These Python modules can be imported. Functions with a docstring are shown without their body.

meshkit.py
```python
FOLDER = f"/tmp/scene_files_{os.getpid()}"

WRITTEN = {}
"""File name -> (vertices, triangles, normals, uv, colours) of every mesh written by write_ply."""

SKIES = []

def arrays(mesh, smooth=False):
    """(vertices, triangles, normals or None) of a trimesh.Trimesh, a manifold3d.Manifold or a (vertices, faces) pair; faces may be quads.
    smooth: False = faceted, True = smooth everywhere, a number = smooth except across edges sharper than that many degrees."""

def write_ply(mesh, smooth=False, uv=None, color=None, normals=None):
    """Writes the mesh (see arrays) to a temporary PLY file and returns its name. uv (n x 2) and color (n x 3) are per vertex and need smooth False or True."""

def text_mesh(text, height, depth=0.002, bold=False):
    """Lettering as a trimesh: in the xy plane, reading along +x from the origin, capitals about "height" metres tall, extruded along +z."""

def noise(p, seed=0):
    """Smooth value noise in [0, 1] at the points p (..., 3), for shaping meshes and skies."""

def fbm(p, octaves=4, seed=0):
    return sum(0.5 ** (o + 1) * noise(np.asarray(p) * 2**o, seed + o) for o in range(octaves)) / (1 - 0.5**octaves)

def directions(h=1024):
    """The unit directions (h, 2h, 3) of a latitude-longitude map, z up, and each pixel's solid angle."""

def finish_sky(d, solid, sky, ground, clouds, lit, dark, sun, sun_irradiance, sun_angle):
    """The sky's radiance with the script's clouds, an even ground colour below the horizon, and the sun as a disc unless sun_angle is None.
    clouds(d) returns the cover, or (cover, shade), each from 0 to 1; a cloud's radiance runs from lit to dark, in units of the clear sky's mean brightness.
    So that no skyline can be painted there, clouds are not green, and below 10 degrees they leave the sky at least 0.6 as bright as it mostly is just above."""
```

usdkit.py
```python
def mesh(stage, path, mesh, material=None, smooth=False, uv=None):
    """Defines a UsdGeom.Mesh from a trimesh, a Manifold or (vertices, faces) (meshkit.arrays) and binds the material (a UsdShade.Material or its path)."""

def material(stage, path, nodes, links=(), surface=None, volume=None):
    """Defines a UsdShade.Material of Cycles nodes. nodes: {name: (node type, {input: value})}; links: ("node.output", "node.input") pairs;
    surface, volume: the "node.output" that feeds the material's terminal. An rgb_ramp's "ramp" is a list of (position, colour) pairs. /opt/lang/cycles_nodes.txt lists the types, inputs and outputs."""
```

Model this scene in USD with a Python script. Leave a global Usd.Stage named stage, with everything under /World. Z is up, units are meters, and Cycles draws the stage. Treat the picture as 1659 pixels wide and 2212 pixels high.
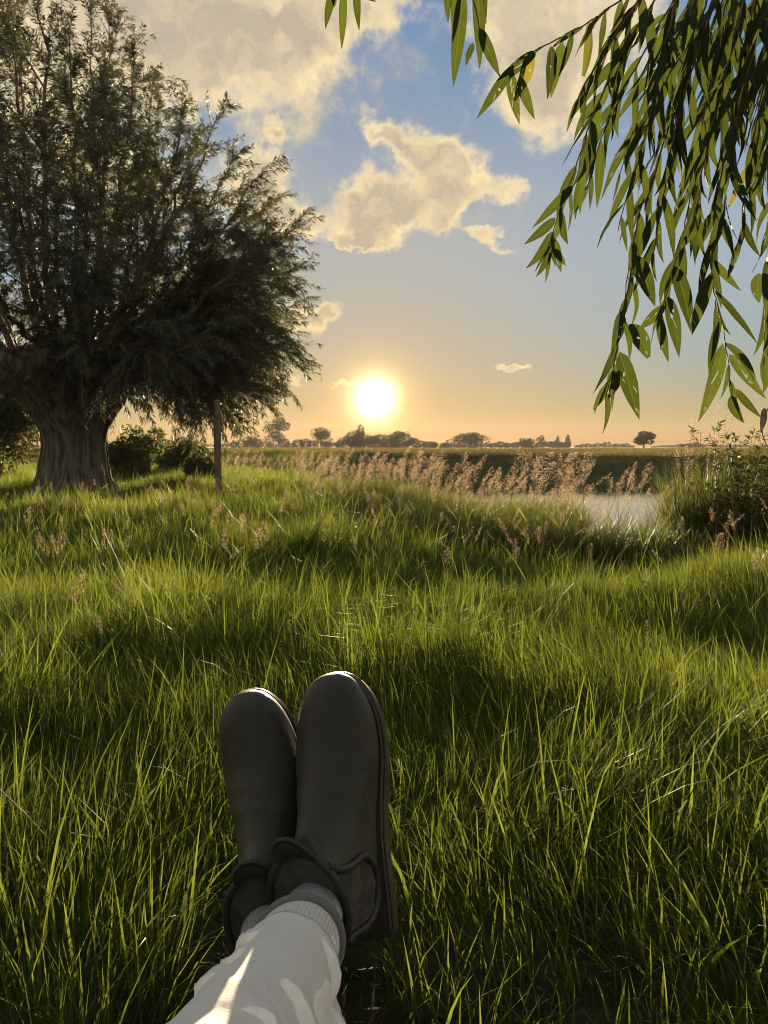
import math, random
import numpy as np
import trimesh
import usdkit
import meshkit
from scipy.interpolate import PchipInterpolator
from scipy.spatial.transform import Rotation
from pxr import Usd, UsdGeom, UsdLux, UsdShade, Gf, Sdf, Vt

stage = Usd.Stage.CreateInMemory()
UsdGeom.SetStageUpAxis(stage, 'Z')
UsdGeom.SetStageMetersPerUnit(stage, 1.0)
UsdGeom.Xform.Define(stage, '/World')

# ------------------------------------------------------------------ camera, sky, sun, exposure
CAM_H, PITCH = 0.62, math.radians(4.85)
cam = UsdGeom.Camera.Define(stage, '/World/camera')
cam.CreateHorizontalApertureAttr(36.0)
cam.CreateFocalLengthAttr(36.0 * 1661 / 1659)
cam.CreateClippingRangeAttr((0.05, 20000.0))
cam.AddTranslateOp().Set((0, 0, CAM_H))
cam.AddRotateXOp().Set(90 - math.degrees(PITCH))
cam.CreateExposureAttr(1.9)

SUN_EL, SUN_AZ = math.radians(3.55), math.radians(-0.67)
SKY_STRENGTH, SUN_INTENSITY = 0.05, 1.25


def ray(px, py):
    """Direction of a point of the view (1659 units wide), as world x, y, z per metre of depth."""
    a, b = (px - 829.5) / 1661.0, (1106 - py) / 1661.0
    return np.array([a, math.cos(PITCH) + math.sin(PITCH) * b, -math.sin(PITCH) + math.cos(PITCH) * b])


def at(px, py, y):
    """The world point at ground distance y seen at that place of the view."""
    d = ray(px, py)
    return np.array([0, 0, CAM_H]) + d * (y / d[1])


def azel(px, py):
    d = ray(px, py)
    d = d / np.linalg.norm(d)
    return math.atan2(d[0], d[1]), math.asin(d[2])


class Graph:
    """Collects shader nodes; operands are numbers or 'node.output'."""

    def __init__(self):
        self.nodes, self.links, self.n = {}, [], 0

    def add(self, kind, out, **inputs):
        name = f'n{self.n}'
        self.n += 1
        plain = {}
        for k, v in inputs.items():
            if isinstance(v, str) and '.' in v and v.split('.')[0] in self.nodes:
                self.links.append((v, f'{name}.{k}'))
            else:
                plain[k] = v
        self.nodes[name] = (kind, plain)
        return f'{name}.{out}'

    def m(self, op, a, b=0.0, c=0.0, clamp=False):
        return self.add('math', 'value', math_type=op, value1=a, value2=b, value3=c, use_clamp=clamp)

    def ss(self, v, lo, hi, t0=0.0, t1=1.0):
        return self.add('map_range', 'result', range_type='smoothstep', value=v, from_min=lo, from_max=hi, to_min=t0, to_max=t1, clamp=True)

    def mixc(self, fac, a, b, blend='mix'):
        return self.add('mix_color', 'result', blend_type=blend, fac=fac, a=a, b=b)

    def scale(self, vec, s):
        return self.add('vector_math', 'vector', math_type='scale', vector1=vec, scale=s)

    def vadd(self, a, b):
        return self.add('vector_math', 'vector', math_type='add', vector1=a, vector2=b)

    def material(self, name, surface=None, volume=None):
        return usdkit.material(stage, f'/World/Looks/{name}', self.nodes, self.links, surface=surface, volume=volume)


def build_sky():
    g = Graph()
    d = g.add('texture_coordinate', 'generated')
    sky = g.add('sky_texture', 'color', sky_type='single_scattering', sun_disc=False, sun_elevation=SUN_EL, sun_rotation=SUN_AZ,
                aerosol_density=0.35, air_density=1.0, ozone_density=3.0)
    # thin evening air: the brightness range of the sky is gentler than that of a perfectly clear one
    lum = g.add('rgb_to_bw', 'val', color=sky)
    k = g.m('multiply', g.m('power', g.m('maximum', lum, 0.02), -0.62), 3.35)
    sky = g.scale(sky, k)
    xyz = [g.add('separate_xyz', o, vector=d) for o in 'xyz']
    az = g.m('arctan2', xyz[0], xyz[1])
    el = g.m('arcsine', g.m('maximum', g.m('minimum', xyz[2], 1.0), -1.0))
    low = g.m('exponent', g.m('multiply', g.m('maximum', el, 0.0), -13.0))
    sky = g.mixc(g.m('multiply', low, 0.68), sky, (5.6, 3.2, 1.45))
    band = g.m('exponent', g.m('multiply', g.m('power', g.m('absolute', g.m('multiply', g.m('add', el, -0.235), 1.0 / 0.13)), 2.0), -1.0))
    sky = g.mixc(g.m('multiply', band, 0.5), sky, (6.5, 7.0, 7.0))
    # angle to the sun
    s = (math.sin(SUN_AZ) * math.cos(SUN_EL), math.cos(SUN_AZ) * math.cos(SUN_EL), math.sin(SUN_EL))
    dot = g.add('vector_math', 'value', math_type='dot_product', vector1=d, vector2=s)
    ang = g.m('arccosine', g.m('minimum', dot, 1.0))
    sky = g.mixc(g.m('multiply', g.m('exponent', g.m('multiply', g.m('power', ang, 1.0), -6.2)), 0.55), sky, (8.2, 5.4, 2.3))
    # clouds
    q = g.add('combine_xyz', 'vector', x=az, y=el, z=0.0)
    warp = g.add('noise_texture', 'color', dimensions='2D', vector=q, scale=11.0, detail=4.0, roughness=0.55)
    warp2 = g.add('noise_texture', 'color', dimensions='2D', vector=q, scale=38.0, detail=3.0, roughness=0.6)
    qw = g.vadd(q, g.scale(g.vadd(warp, (-0.5, -0.5, -0.5)), 0.040))
    qw = g.vadd(qw, g.scale(g.vadd(warp2, (-0.5, -0.5, -0.5)), 0.034))

    def field(vec, blobs):
        total = None
        for (px, py, rx, ry, rot, w) in blobs:
            a, e = azel(px, py)
            c, sn = math.cos(math.radians(rot)), math.sin(math.radians(rot))
            kx, ky = 1545.0 / rx, 1545.0 / ry
            if rot == 0:
                v = g.add('vector_math', 'vector', math_type='multiply_add', vector1=vec, vector2=(kx, ky, 0.0), vector3=(-a * kx, -e * ky, 0.0))
                r2 = g.add('vector_math', 'value', math_type='dot_product', vector1=v, vector2=v)
            else:  # turned into the cloud's own axes
                u = g.m('add', g.add('vector_math', 'value', math_type='dot_product', vector1=vec, vector2=(c * kx, sn * kx, 0.0)), -(a * c + e * sn) * kx)
                w2 = g.m('add', g.add('vector_math', 'value', math_type='dot_product', vector1=vec, vector2=(-sn * ky, c * ky, 0.0)), -(-a * sn + e * c) * ky)
                r2 = g.m('multiply_add', u, u, g.m('multiply', w2, w2))
            t = g.m('exponent', g.m('multiply', r2, -1.0))
            total = g.m('multiply', t, w) if total is None else g.m('multiply_add', t, w, total)
        return total

    thick = [(872, 440, 28, 30, 0, .8), (560, 440, 60, 60, 0, .6), (830, 288, 40, 17, -32, 1.15), (905, 330, 62, 38, -28, 1.35), (985, 360, 46, 46, 0, 1.35), (945, 420, 64, 44, 10, 1.2), (955, 478, 38, 24, 30, 1.0),
             (806, 425, 52, 46, 0, 1.55), (800, 482, 62, 36, 0, 1.5), (775, 522, 56, 10, 0, 1.3), (1065, 410, 50, 20, 10, .7), (1120, 405, 36, 22, 0, .65),
             (1050, 522, 48, 12, -28, .95), (1052, 497, 28, 11, 0, .95),
             (250, 50, 320, 110, -8, 1.2), (480, 80, 180, 62, -10, 1.15), (640, 62, 160, 50, 5, 1.1), (790, 10, 110, 36, 0, .8), (440, 165, 50, 38, 0, .6), (60, 250, 200, 110, 0, .8),
             (1115, 70, 70, 130, 8, 1.2), (1190, 200, 62, 75, 15, 1.15), (1290, 60, 160, 120, 0, 1.1),
             (1100, 807, 34, 8, 0, 1.5), (1022, 820, 9, 4, 0, .6), (642, 822, 16, 9, 0, 1.2), (700, 674, 42, 17, 12, 1.35), (630, 692, 70, 28, 0, 1.3), (766, 838, 34, 7, 0, 1.6),
             (600, 470, 56, 34, -25, 1.25), (565, 390, 50, 50, 0, 1.15), (670, 490, 55, 17, 0, 1.0), (575, 350, 36, 24, 0, .9), (588, 270, 24, 15, -40, 1.0),
             (300, 420, 160, 70, 0, .85), (150, 700, 200, 80, 0, .7), (430, 620, 120, 50, 0, .75)]
    wisps = [(640, 230, 34, 60, 10, .45), (690, 160, 40, 50, 0, .35), (600, 380, 80, 60, 0, .35), (690, 480, 80, 30, 0, .3), (1010, 470, 150, 40, 0, .3), (560, 270, 40, 20, 0, .35),
             (440, 230, 80, 40, 0, .35), (620, 90, 300, 130, 0, .55), (690, 690, 80, 30, 0, .3), (640, 880, 110, 4, -4, .35)]
    dens = field(qw, thick)
    solid = dens
    fine = g.add('noise_texture', 'fac', dimensions='2D', vector=q, scale=26.0, detail=5.0, roughness=0.62)
    big = g.add('noise_texture', 'fac', dimensions='2D', vector=g.vadd(q, (3.1, 1.7, 0.0)), scale=5.0, detail=6.0, roughness=0.55, distortion=0.3)
    # scattered cumulus over the rest of the sky
    a0, e0 = azel(900, 480)
    v = g.add('vector_math', 'vector', math_type='multiply_add', vector1=q, vector2=(1.6, 1.6, 0.0), vector3=(-a0 * 1.6, -e0 * 1.6, 0.0))
    r2 = g.add('vector_math', 'value', math_type='dot_product', vector1=v, vector2=v)
    away = g.ss(r2, 0.7, 2.0)
    rest = g.m('multiply', g.ss(big, 0.40, 0.62, 0.0, 1.25), away)
    dens = g.m('add', g.m('add', dens, rest), g.m('multiply', g.m('add', fine, -0.5), 1.2))
    cover = g.ss(dens, 0.24, 1.12)
    core = g.ss(g.m('add', solid, g.m('multiply', g.m('add', fine, -0.5), 0.35)), 0.55, 1.75)
    wisp = field(qw, wisps)
    wcover = g.m('multiply', g.ss(g.m('add', wisp, g.m('multiply', g.m('add', fine, -0.5), 0.9)), 0.1, 0.85), 0.6)
    # cloud colour: thin rims glow, thick bodies are grey-beige; everything warms towards the sun
    near = g.m('exponent', g.m('multiply', ang, -3.2))
    rim = g.mixc(near, (12.8, 10.6, 6.4), (14.5, 10.6, 5.0))
    body = g.mixc(near, (6.8, 5.9, 4.6), (8.4, 6.6, 3.9))
    sa, se = SUN_AZ, SUN_EL
    puff = g.add('noise_texture', 'fac', dimensions='2D', vector=qw, scale=21.0, detail=5.0, roughness=0.58)
    to_sun = g.add('vector_math', 'vector', math_type='normalize', vector1=g.add('vector_math', 'vector', math_type='subtract', vector1=(sa, se, 0.0), vector2=q))
    puff2 = g.add('noise_texture', 'fac', dimensions='2D', vector=g.vadd(qw, g.scale(to_sun, 0.012)), scale=21.0, detail=5.0, roughness=0.58)
    # billows turned towards the sun are brighter
    relief = g.m('multiply', g.m('subtract', puff, puff2), 1.5)
    shade = g.m('add', g.m('multiply', core, g.ss(puff, 0.25, 0.65, 0.70, 1.0)), g.m('multiply', relief, -1.0), clamp=True)
    cloud = g.mixc(shade, rim, body)
    sky = g.mixc(wcover, sky, g.mixc(near, (7.6, 6.8, 5.4), (10.5, 7.8, 3.8)))
    sky = g.mixc(g.m('multiply', cover, 0.96), sky, cloud)
    # the sun itself and the glow round it
    sky = g.vadd(sky, g.scale((10.0, 6.2, 1.7), g.m('exponent', g.m('multiply', g.m('power', ang, 1.5), -115.0))))
    halo = g.m('exponent', g.m('multiply', g.m('power', g.m('multiply', ang, 1.0 / 0.021), 2.0), -1.0))
    sky = g.vadd(sky, g.scale((60.0, 48.0, 26.0), halo))
    b = g.add('background_shader', 'background', color=g.scale(sky, 0.41), strength=SKY_STRENGTH)
    return g.material('evening_sky', surface=b)


dome = UsdLux.DomeLight.Define(stage, '/World/sky')
UsdShade.MaterialBindingAPI.Apply(dome.GetPrim()).Bind(build_sky())
dome.GetPrim().SetCustomDataByKey('kind', 'structure')
sun = UsdLux.DistantLight.Define(stage, '/World/sun')
sun.CreateIntensityAttr(SUN_INTENSITY)
sun.CreateNormalizeAttr(True)
sun.CreateAngleAttr(0.5)
sun.CreateColorAttr((1.0, 0.78, 0.48))
sun.AddRotateZOp().Set(-math.degrees(SUN_AZ))
sun.AddRotateXOp().Set(-90 + math.degrees(SUN_EL))

# ------------------------------------------------------------------ helpers for things, parts, materials
USED = {}


def numbered(path):
    n = USED.get(path, -1) + 1
    USED[path] = n
    return path if n == 0 else f'{path}_{n:03d}'


def tag(prim, label=None, category=None, group=None, kind=None):
    for k, v in (('label', label), ('category', category), ('group', group), ('kind', kind)):
        if v:
            prim.SetCustomDataByKey(k, v)
    return prim


def thing(name, label, category, loc=(0, 0, 0), group=None, rz=0.0):
    x = UsdGeom.Xform.Define(stage, numbered('/World/' + name))
    x.AddTranslateOp().Set(Gf.Vec3d(*map(float, loc)))
    if rz:
        x.AddRotateZOp().Set(float(rz))
    tag(x.GetPrim(), label, category, group)
    return x


def part(parent, name, mesh, mat, smooth=False, uv=None, label=None, kind=None):
    root = str(parent.GetPath()) if parent is not None else '/World'
    m = usdkit.mesh(stage, numbered(f'{root}/{name}'), mesh, mat, smooth=smooth, uv=uv)
    tag(m.GetPrim(), label, kind=kind)
    return m


def quads(rings, close=True, caps=True):
    """A loft through rings of equal point count -> (vertices, triangles)."""
    r = np.asarray(rings, float)
    n, k = r.shape[:2]
    i, j = np.meshgrid(np.arange(n - 1), np.arange(k if close else k - 1), indexing='ij')
    a, b, c, d = i * k + j, i * k + (j + 1) % k, (i + 1) * k + (j + 1) % k, (i + 1) * k + j
    f = np.concatenate([np.stack([a, b, c], -1).reshape(-1, 3), np.stack([a, c, d], -1).reshape(-1, 3)])
    v = r.reshape(-1, 3)
    if caps:
        for ring, flip in ((0, True), (n - 1, False)):
            centre = len(v)
            v = np.vstack([v, r[ring].mean(0)])
            q = np.arange(k)
            tri = np.stack([ring * k + q, ring * k + (q + 1) % k, np.full(k, centre)], -1)
            f = np.vstack([f, tri[:, ::-1] if flip else tri])
    return v, f


def tube(points, radii, sides=6, caps=True):
    p = np.asarray(points, float)
    radii = np.broadcast_to(np.asarray(radii, float), (len(p),))
    t = np.gradient(p, axis=0)
    t /= np.linalg.norm(t, axis=1, keepdims=True) + 1e-12
    ref = np.array([0.0, 0, 1]) if abs(t[:, 2]).mean() < 0.8 else np.array([1.0, 0, 0])
    a = np.cross(t, ref)
    a /= np.linalg.norm(a, axis=1, keepdims=True) + 1e-12
    b = np.cross(t, a)
    ang = np.arange(sides) * 2 * np.pi / sides
    rings = p[:, None] + radii[:, None, None] * (np.cos(ang)[None, :, None] * a[:, None] + np.sin(ang)[None, :, None] * b[:, None])
    return quads(rings, True, caps)


def join(meshes):
    vs, fs, n = [], [], 0
    for v, f in meshes:
        vs.append(v)
        fs.append(np.asarray(f) + n)
        n += len(v)
    return np.vstack(vs), np.vstack(fs)


def smoothstep(a, b, x):
    t = np.clip((np.asarray(x, float) - a) / (b - a), 0, 1)
    return t * t * (3 - 2 * t)


def spline(points, n):
    p = np.asarray(points, float)
    s = np.concatenate([[0], np.cumsum(np.linalg.norm(np.diff(p[:, :3], axis=0), axis=1))])
    return PchipInterpolator(s, p)(np.linspace(0, s[-1], n))


def leaf_look(name, reflect, through, gloss=0.45, vary=0.35, amount=0.5, island=True, spec=0.35):
    """Thin leaves: some of the light is reflected, some shines through; each blade differs a little."""
    g = Graph()
    r = g.add('geometry', 'random_per_island') if island else g.add('object_info', 'random')
    o = g.add('object_info', 'random')
    k = g.m('add', g.m('multiply', r, vary * 2), g.m('multiply_add', o, vary, 1.0 - 1.5 * vary))
    c1, c2 = g.scale(tuple(reflect), k), g.scale(tuple(through), k)
    hue = g.m('multiply_add', r, 0.05, 0.472)
    c1 = g.add('hsv', 'color', hue=hue, saturation=1.0, value=1.0, fac=1.0, color=c1)
    c2 = g.add('hsv', 'color', hue=hue, saturation=1.0, value=1.0, fac=1.0, color=c2)
    p = g.add('principled_bsdf', 'BSDF', base_color=c1, roughness=gloss, specular_ior_level=spec)
    t = g.add('translucent_bsdf', 'BSDF', color=c2)
    return g.material(name, surface=g.add('mix_closure', 'closure', fac=amount, closure1=p, closure2=t))


def plain(name, c1, c2, scale=8.0, rough=0.8, bump=0.0, bscale=40.0, spec=0.3, detail=4.0, stretch=(1, 1, 1)):
    g = Graph()
    v = g.add('mapping', 'vector', mapping_type='point', vector=g.add('texture_coordinate', 'object'), scale=stretch)
    n = g.add('noise_texture', 'fac', vector=v, scale=scale, detail=detail)
    col = g.mixc(g.ss(n, 0.32, 0.68), tuple(c1), tuple(c2))
    kw = {}
    if bump:
        h = g.add('noise_texture', 'fac', vector=v, scale=bscale, detail=5.0)
        kw['normal'] = g.add('bump', 'normal', height=h, strength=0.8, distance=bump)
    return g.material(name, surface=g.add('principled_bsdf', 'BSDF', base_color=col, roughness=rough, specular_ior_level=spec, **kw))


# ------------------------------------------------------------------ terrain
def near_slope(x, y):
    """How far the near ground has fallen towards the water: the right side slopes down to it, the left stays level."""
    s = smoothstep(-0.13, 0.17, x / np.maximum(y, 0.5))
    s = s * (1 - 0.78 * smoothstep(0.385, 0.45, x / np.maximum(y, 0.5)) * (1 - smoothstep(9.5, 11.5, y)))
    return -0.088 * np.maximum(0, y - 3.4) * s


def far_bank(x):
    return 18.3 + 0.55 * np.maximum(0, 3.5 - x) + 0.35 * np.sin(x * 0.45) + 0.2 * np.sin(x * 1.3 + 1)


def ground(x, y):
    x, y = np.asarray(x, float), np.asarray(y, float)
    z = np.maximum(near_slope(x, y) - 0.013 * np.clip(y - 2, 0, 9), -0.8)
    # the seat is on a slight rise; beyond it a shallow hollow and a hump on the left
    left = 1 - smoothstep(-0.24, -0.06, x / np.maximum(y, 0.5))
    z = z + 0.01 * (1 - smoothstep(0.6, 2.2, np.hypot(x, y))) - (0.095 * smoothstep(0.9, 3.0, y) - 0.025 * smoothstep(3.4, 4.9, y)) * (1 - left * smoothstep(5.2, 7.6, y)) + 0.03 * left * smoothstep(5.5, 8, y)
    yf = far_bank(x)
    b = np.clip((y - yf) / 12.0, 0, 1)
    b = 0.7 * b + 0.3 * smoothstep(0, 1, b) + 0.06 * smoothstep(-0.3, 0.5, y - yf) * (1 - b)
    bump = meshkit.fbm(np.stack([x * 0.75, y * 0.75, 0 * x], -1), 3, 5) - 0.5
    roll = meshkit.noise(np.stack([x * 0.09 + 7, y * 0.09, 0 * x], -1), 9) - 0.5
    fade = np.clip(1.6 / np.maximum(np.hypot(x, y) / 9, 1), 0.0, 1)
    flat = smoothstep(0.4, 1.6, np.hypot(x + 0.1, y - 0.4))
    z = z * (1 - b) + (0.28 + 0.16 * roll) * b
    far = smoothstep(60, 300, np.hypot(x, y))
    return (z + bump * 0.20 * fade * (0.35 + 0.65 * flat)) * (1 - far) + far * 0.18


def build_ground():
    ang = np.linspace(-np.pi, np.pi, 241)[:-1]
    fine = np.radians(np.linspace(-40, 40, 161))
    ang = np.unique(np.round(np.concatenate([ang[np.abs(ang) > np.radians(40.5)], fine]), 6))
    rad = np.concatenate([np.linspace(0.12, 3, 30), np.linspace(3.1, 30, 130), np.geomspace(30.5, 6000, 60)])
    A, R = np.meshgrid(ang, rad)
    x, y = R * np.sin(A), R * np.cos(A)
    v = np.stack([x, y, ground(x, y)], -1)
    vv, f = quads(v, True, False)
    c = len(vv)
    vv = np.vstack([vv, [0, 0, float(ground(0, 0))]])
    q = np.arange(len(ang))
    f = np.vstack([f, np.stack([(q + 1) % len(ang), q, np.full(len(ang), c)], -1)])
    f = f[:, ::-1]
    n = np.cross(vv[f[:, 1]] - vv[f[:, 0]], vv[f[:, 2]] - vv[f[:, 0]])
    if n[:, 2].mean() < 0:
        f = f[:, ::-1]
    g = Graph()
    pos = g.add('geometry', 'position')
    n1 = g.add('noise_texture', 'fac', vector=pos, scale=3.0, detail=6.0)
    n2 = g.add('noise_texture', 'fac', vector=pos, scale=0.05, detail=4.0)
    far = g.ss(g.add('vector_math', 'value', math_type='length', vector1=pos), 30.0, 90.0)
    soil = g.mixc(g.ss(n1, 0.35, 0.65), (0.022, 0.020, 0.011), (0.05, 0.055, 0.020))
    field = g.mixc(g.ss(n2, 0.4, 0.6), (0.085, 0.10, 0.035), (0.15, 0.125, 0.055))
    col = g.mixc(far, soil, field)
    bump = g.add('bump', 'normal', height=n1, strength=0.6, distance=0.03)
    mat = g.material('meadow_soil', surface=g.add('principled_bsdf', 'BSDF', base_color=col, roughness=0.95, specular_ior_level=0.1, normal=bump))
    m = part(None, 'ground', (vv, f), mat, smooth=True)
    tag(m.GetPrim(), 'grassy meadow ground falling to the ditch', kind='structure')


build_ground()

WATER_Z = -0.47


def build_water():
    xs = np.concatenate([np.linspace(-40, -6, 18), np.linspace(-5, 40, 60)])
    rows = []
    for t in np.linspace(0, 1, 24):
        y0 = 7.0 + 0 * xs
        y1 = far_bank(xs) + 1.5
        rows.append(np.stack([xs, y0 + (y1 - y0) * t, np.full_like(xs, WATER_Z)], -1))
    v, f = quads(np.array(rows), False, False)
    n = np.cross(v[f[0, 1]] - v[f[0, 0]], v[f[0, 2]] - v[f[0, 0]])
    if n[2] < 0:
        f = f[:, ::-1]
    g = Graph()
    pos = g.add('geometry', 'position')
    w = g.add('noise_texture', 'fac', vector=g.add('mapping', 'vector', mapping_type='point', vector=pos, scale=(1.0, 2.2, 1.0)), scale=2.2, detail=3.0)
    b = g.add('bump', 'normal', height=w, strength=0.10, distance=0.02)
    gl = g.add('glossy_bsdf', 'BSDF', color=(0.93, 0.95, 0.96), roughness=0.03, normal=b)
    mat = g.material('ditch_water', surface=g.add('mix_closure', 'closure', fac=0.75, closure2=gl, closure1=g.add('principled_bsdf', 'BSDF', base_color=(0.012, 0.016, 0.010), roughness=0.02, ior=1.33, specular_ior_level=0.8, normal=b)))
    m = part(None, 'water', (v, f), mat)
    tag(m.GetPrim(), 'still pale water of the ditch between the banks', kind='structure')


build_water()


# ------------------------------------------------------------------ grass
def blades(rng, base, L, W, lean, curl, az, seg=4):
    """Many blades at once: tapering strips that lean and arch over."""
    n = len(base)
    t = np.linspace(0, 1, seg + 1)[None]
    ang = lean[:, None] + curl[:, None] * t ** 1.5
    mid = (ang[:, :-1] + ang[:, 1:]) / 2
    step = (L / seg)[:, None]
    zero = np.zeros((n, 1))
    h = np.concatenate([zero, np.cumsum(np.sin(mid) * step, 1)], 1)
    z = np.concatenate([zero, np.cumsum(np.cos(mid) * step, 1)], 1)
    c = np.stack([base[:, :1] + h * np.cos(az)[:, None], base[:, 1:2] + h * np.sin(az)[:, None], base[:, 2:3] + z], -1)
    tw = (az + math.pi / 2 + rng.normal(0, 0.5, n))[:, None] + t * rng.normal(0, 0.8, n)[:, None]
    s = np.stack([np.cos(tw), np.sin(tw), 0 * tw], -1)
    w = W[:, None] * (1 - t ** 1.7) * (0.72 + 0.28 * np.minimum(1, t * 5))
    left, right = c - s * w[..., None] / 2, c + s * w[..., None] / 2
    k = 2 * seg + 1
    v = np.empty((n, k, 3))
    v[:, 0:2 * seg:2], v[:, 1:2 * seg:2], v[:, 2 * seg] = left[:, :-1], right[:, :-1], c[:, -1]
    f = []
    for i in range(seg - 1):
        q = 2 * i
        f += [[q, q + 1, q + 3], [q, q + 3, q + 2]]
    f.append([2 * seg - 2, 2 * seg - 1, 2 * seg])
    f = (np.arange(n)[:, None, None] * k + np.array(f)[None]).reshape(-1, 3)
    return v.reshape(-1, 3), f


def sward(rng, x, y, z, length, width, height=1.0):
    """Meadow blades rooted at the points: bunched in tussocks, most upright, some long ones arching over."""
    n = len(x)
    cell = meshkit.noise(np.stack([x * 5.0, y * 5.0, 0 * x], -1), 31)
    lie = meshkit.noise(np.stack([x * 2.1, y * 2.1, 0 * x + 5], -1), 33)
    az = lie * 12.0 + rng.normal(0, 1.1, n)
    arch = rng.random(n) < 0.40
    lean = np.abs(rng.normal(0, np.where(arch, 0.5, 0.26)))
    curl = np.abs(rng.normal(0, np.where(arch, 1.7, 0.75)))
    L = length * height * rng.uniform(0.45, 1.12, n) * (0.72 + 0.5 * cell) * np.where(arch, 1.2, 1.0)
    W = width * rng.uniform(0.5, 1.3, n)
    return np.stack([x, y, z - 0.02], -1), L, W, lean, curl, az




def instancer(path, protos, spots, label=None, kind='stuff', mats=None):
    """A scatter of prototypes. protos: list of (mesh, material) or of lists of those; spots: (x, y, z, yaw, scale xy, scale z, prototype, tilt x, tilt y)."""
    pi = UsdGeom.PointInstancer.Define(stage, path)
    UsdGeom.Scope.Define(stage, path + '/kinds').GetPrim()
    targets = []
    for i, p in enumerate(protos):
        pieces = p if isinstance(p, list) else [p]
        x = UsdGeom.Xform.Define(stage, f'{path}/kinds/kind_{i:03d}')
        for j, (mesh, mat) in enumerate(pieces):
            usdkit.mesh(stage, f'{path}/kinds/kind_{i:03d}/piece_{j:03d}', mesh, mat)
        targets.append(x.GetPath())
    pi.CreatePrototypesRel().SetTargets(targets)
    s = np.asarray(spots, float)
    pi.CreatePositionsAttr(Vt.Vec3fArray.FromNumpy(s[:, :3].astype(np.float32)))
    q = (Rotation.from_euler('xy', s[:, 7:9]) * Rotation.from_euler('z', s[:, 3])).as_quat()
    pi.CreateOrientationsAttr(Vt.QuathArray([Gf.Quath(float(w), float(x), float(y), float(z)) for x, y, z, w in q]))
    pi.CreateScalesAttr(Vt.Vec3fArray.FromNumpy(np.stack([s[:, 4], s[:, 4], s[:, 5]], -1).astype(np.float32)))
    pi.CreateProtoIndicesAttr(Vt.IntArray.FromNumpy(s[:, 6].astype(np.int32)))
    tag(pi.GetPrim(), label, kind=kind)
    return pi


GRASS = leaf_look('grass_blade', (0.056, 0.106, 0.022), (0.225, 0.338, 0.042), gloss=0.5, amount=0.52, spec=0.10)
SEDGE = leaf_look('sedge_blade', (0.045, 0.078, 0.022), (0.16, 0.22, 0.04), gloss=0.45, amount=0.42)
FIELD = leaf_look('field_grass', (0.085, 0.090, 0.030), (0.24, 0.22, 0.060), gloss=0.6, amount=0.45)


def leg_zone(x, y):
    """Where the legs and boots lie: the grass is pressed down there."""
    a = (np.abs(x + 0.105) < 0.115 + 0.05 * (y < 0.7)) & (y > -0.4) & (y < 1.03)
    return a


SWARD_EDGE = 4.6


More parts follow.
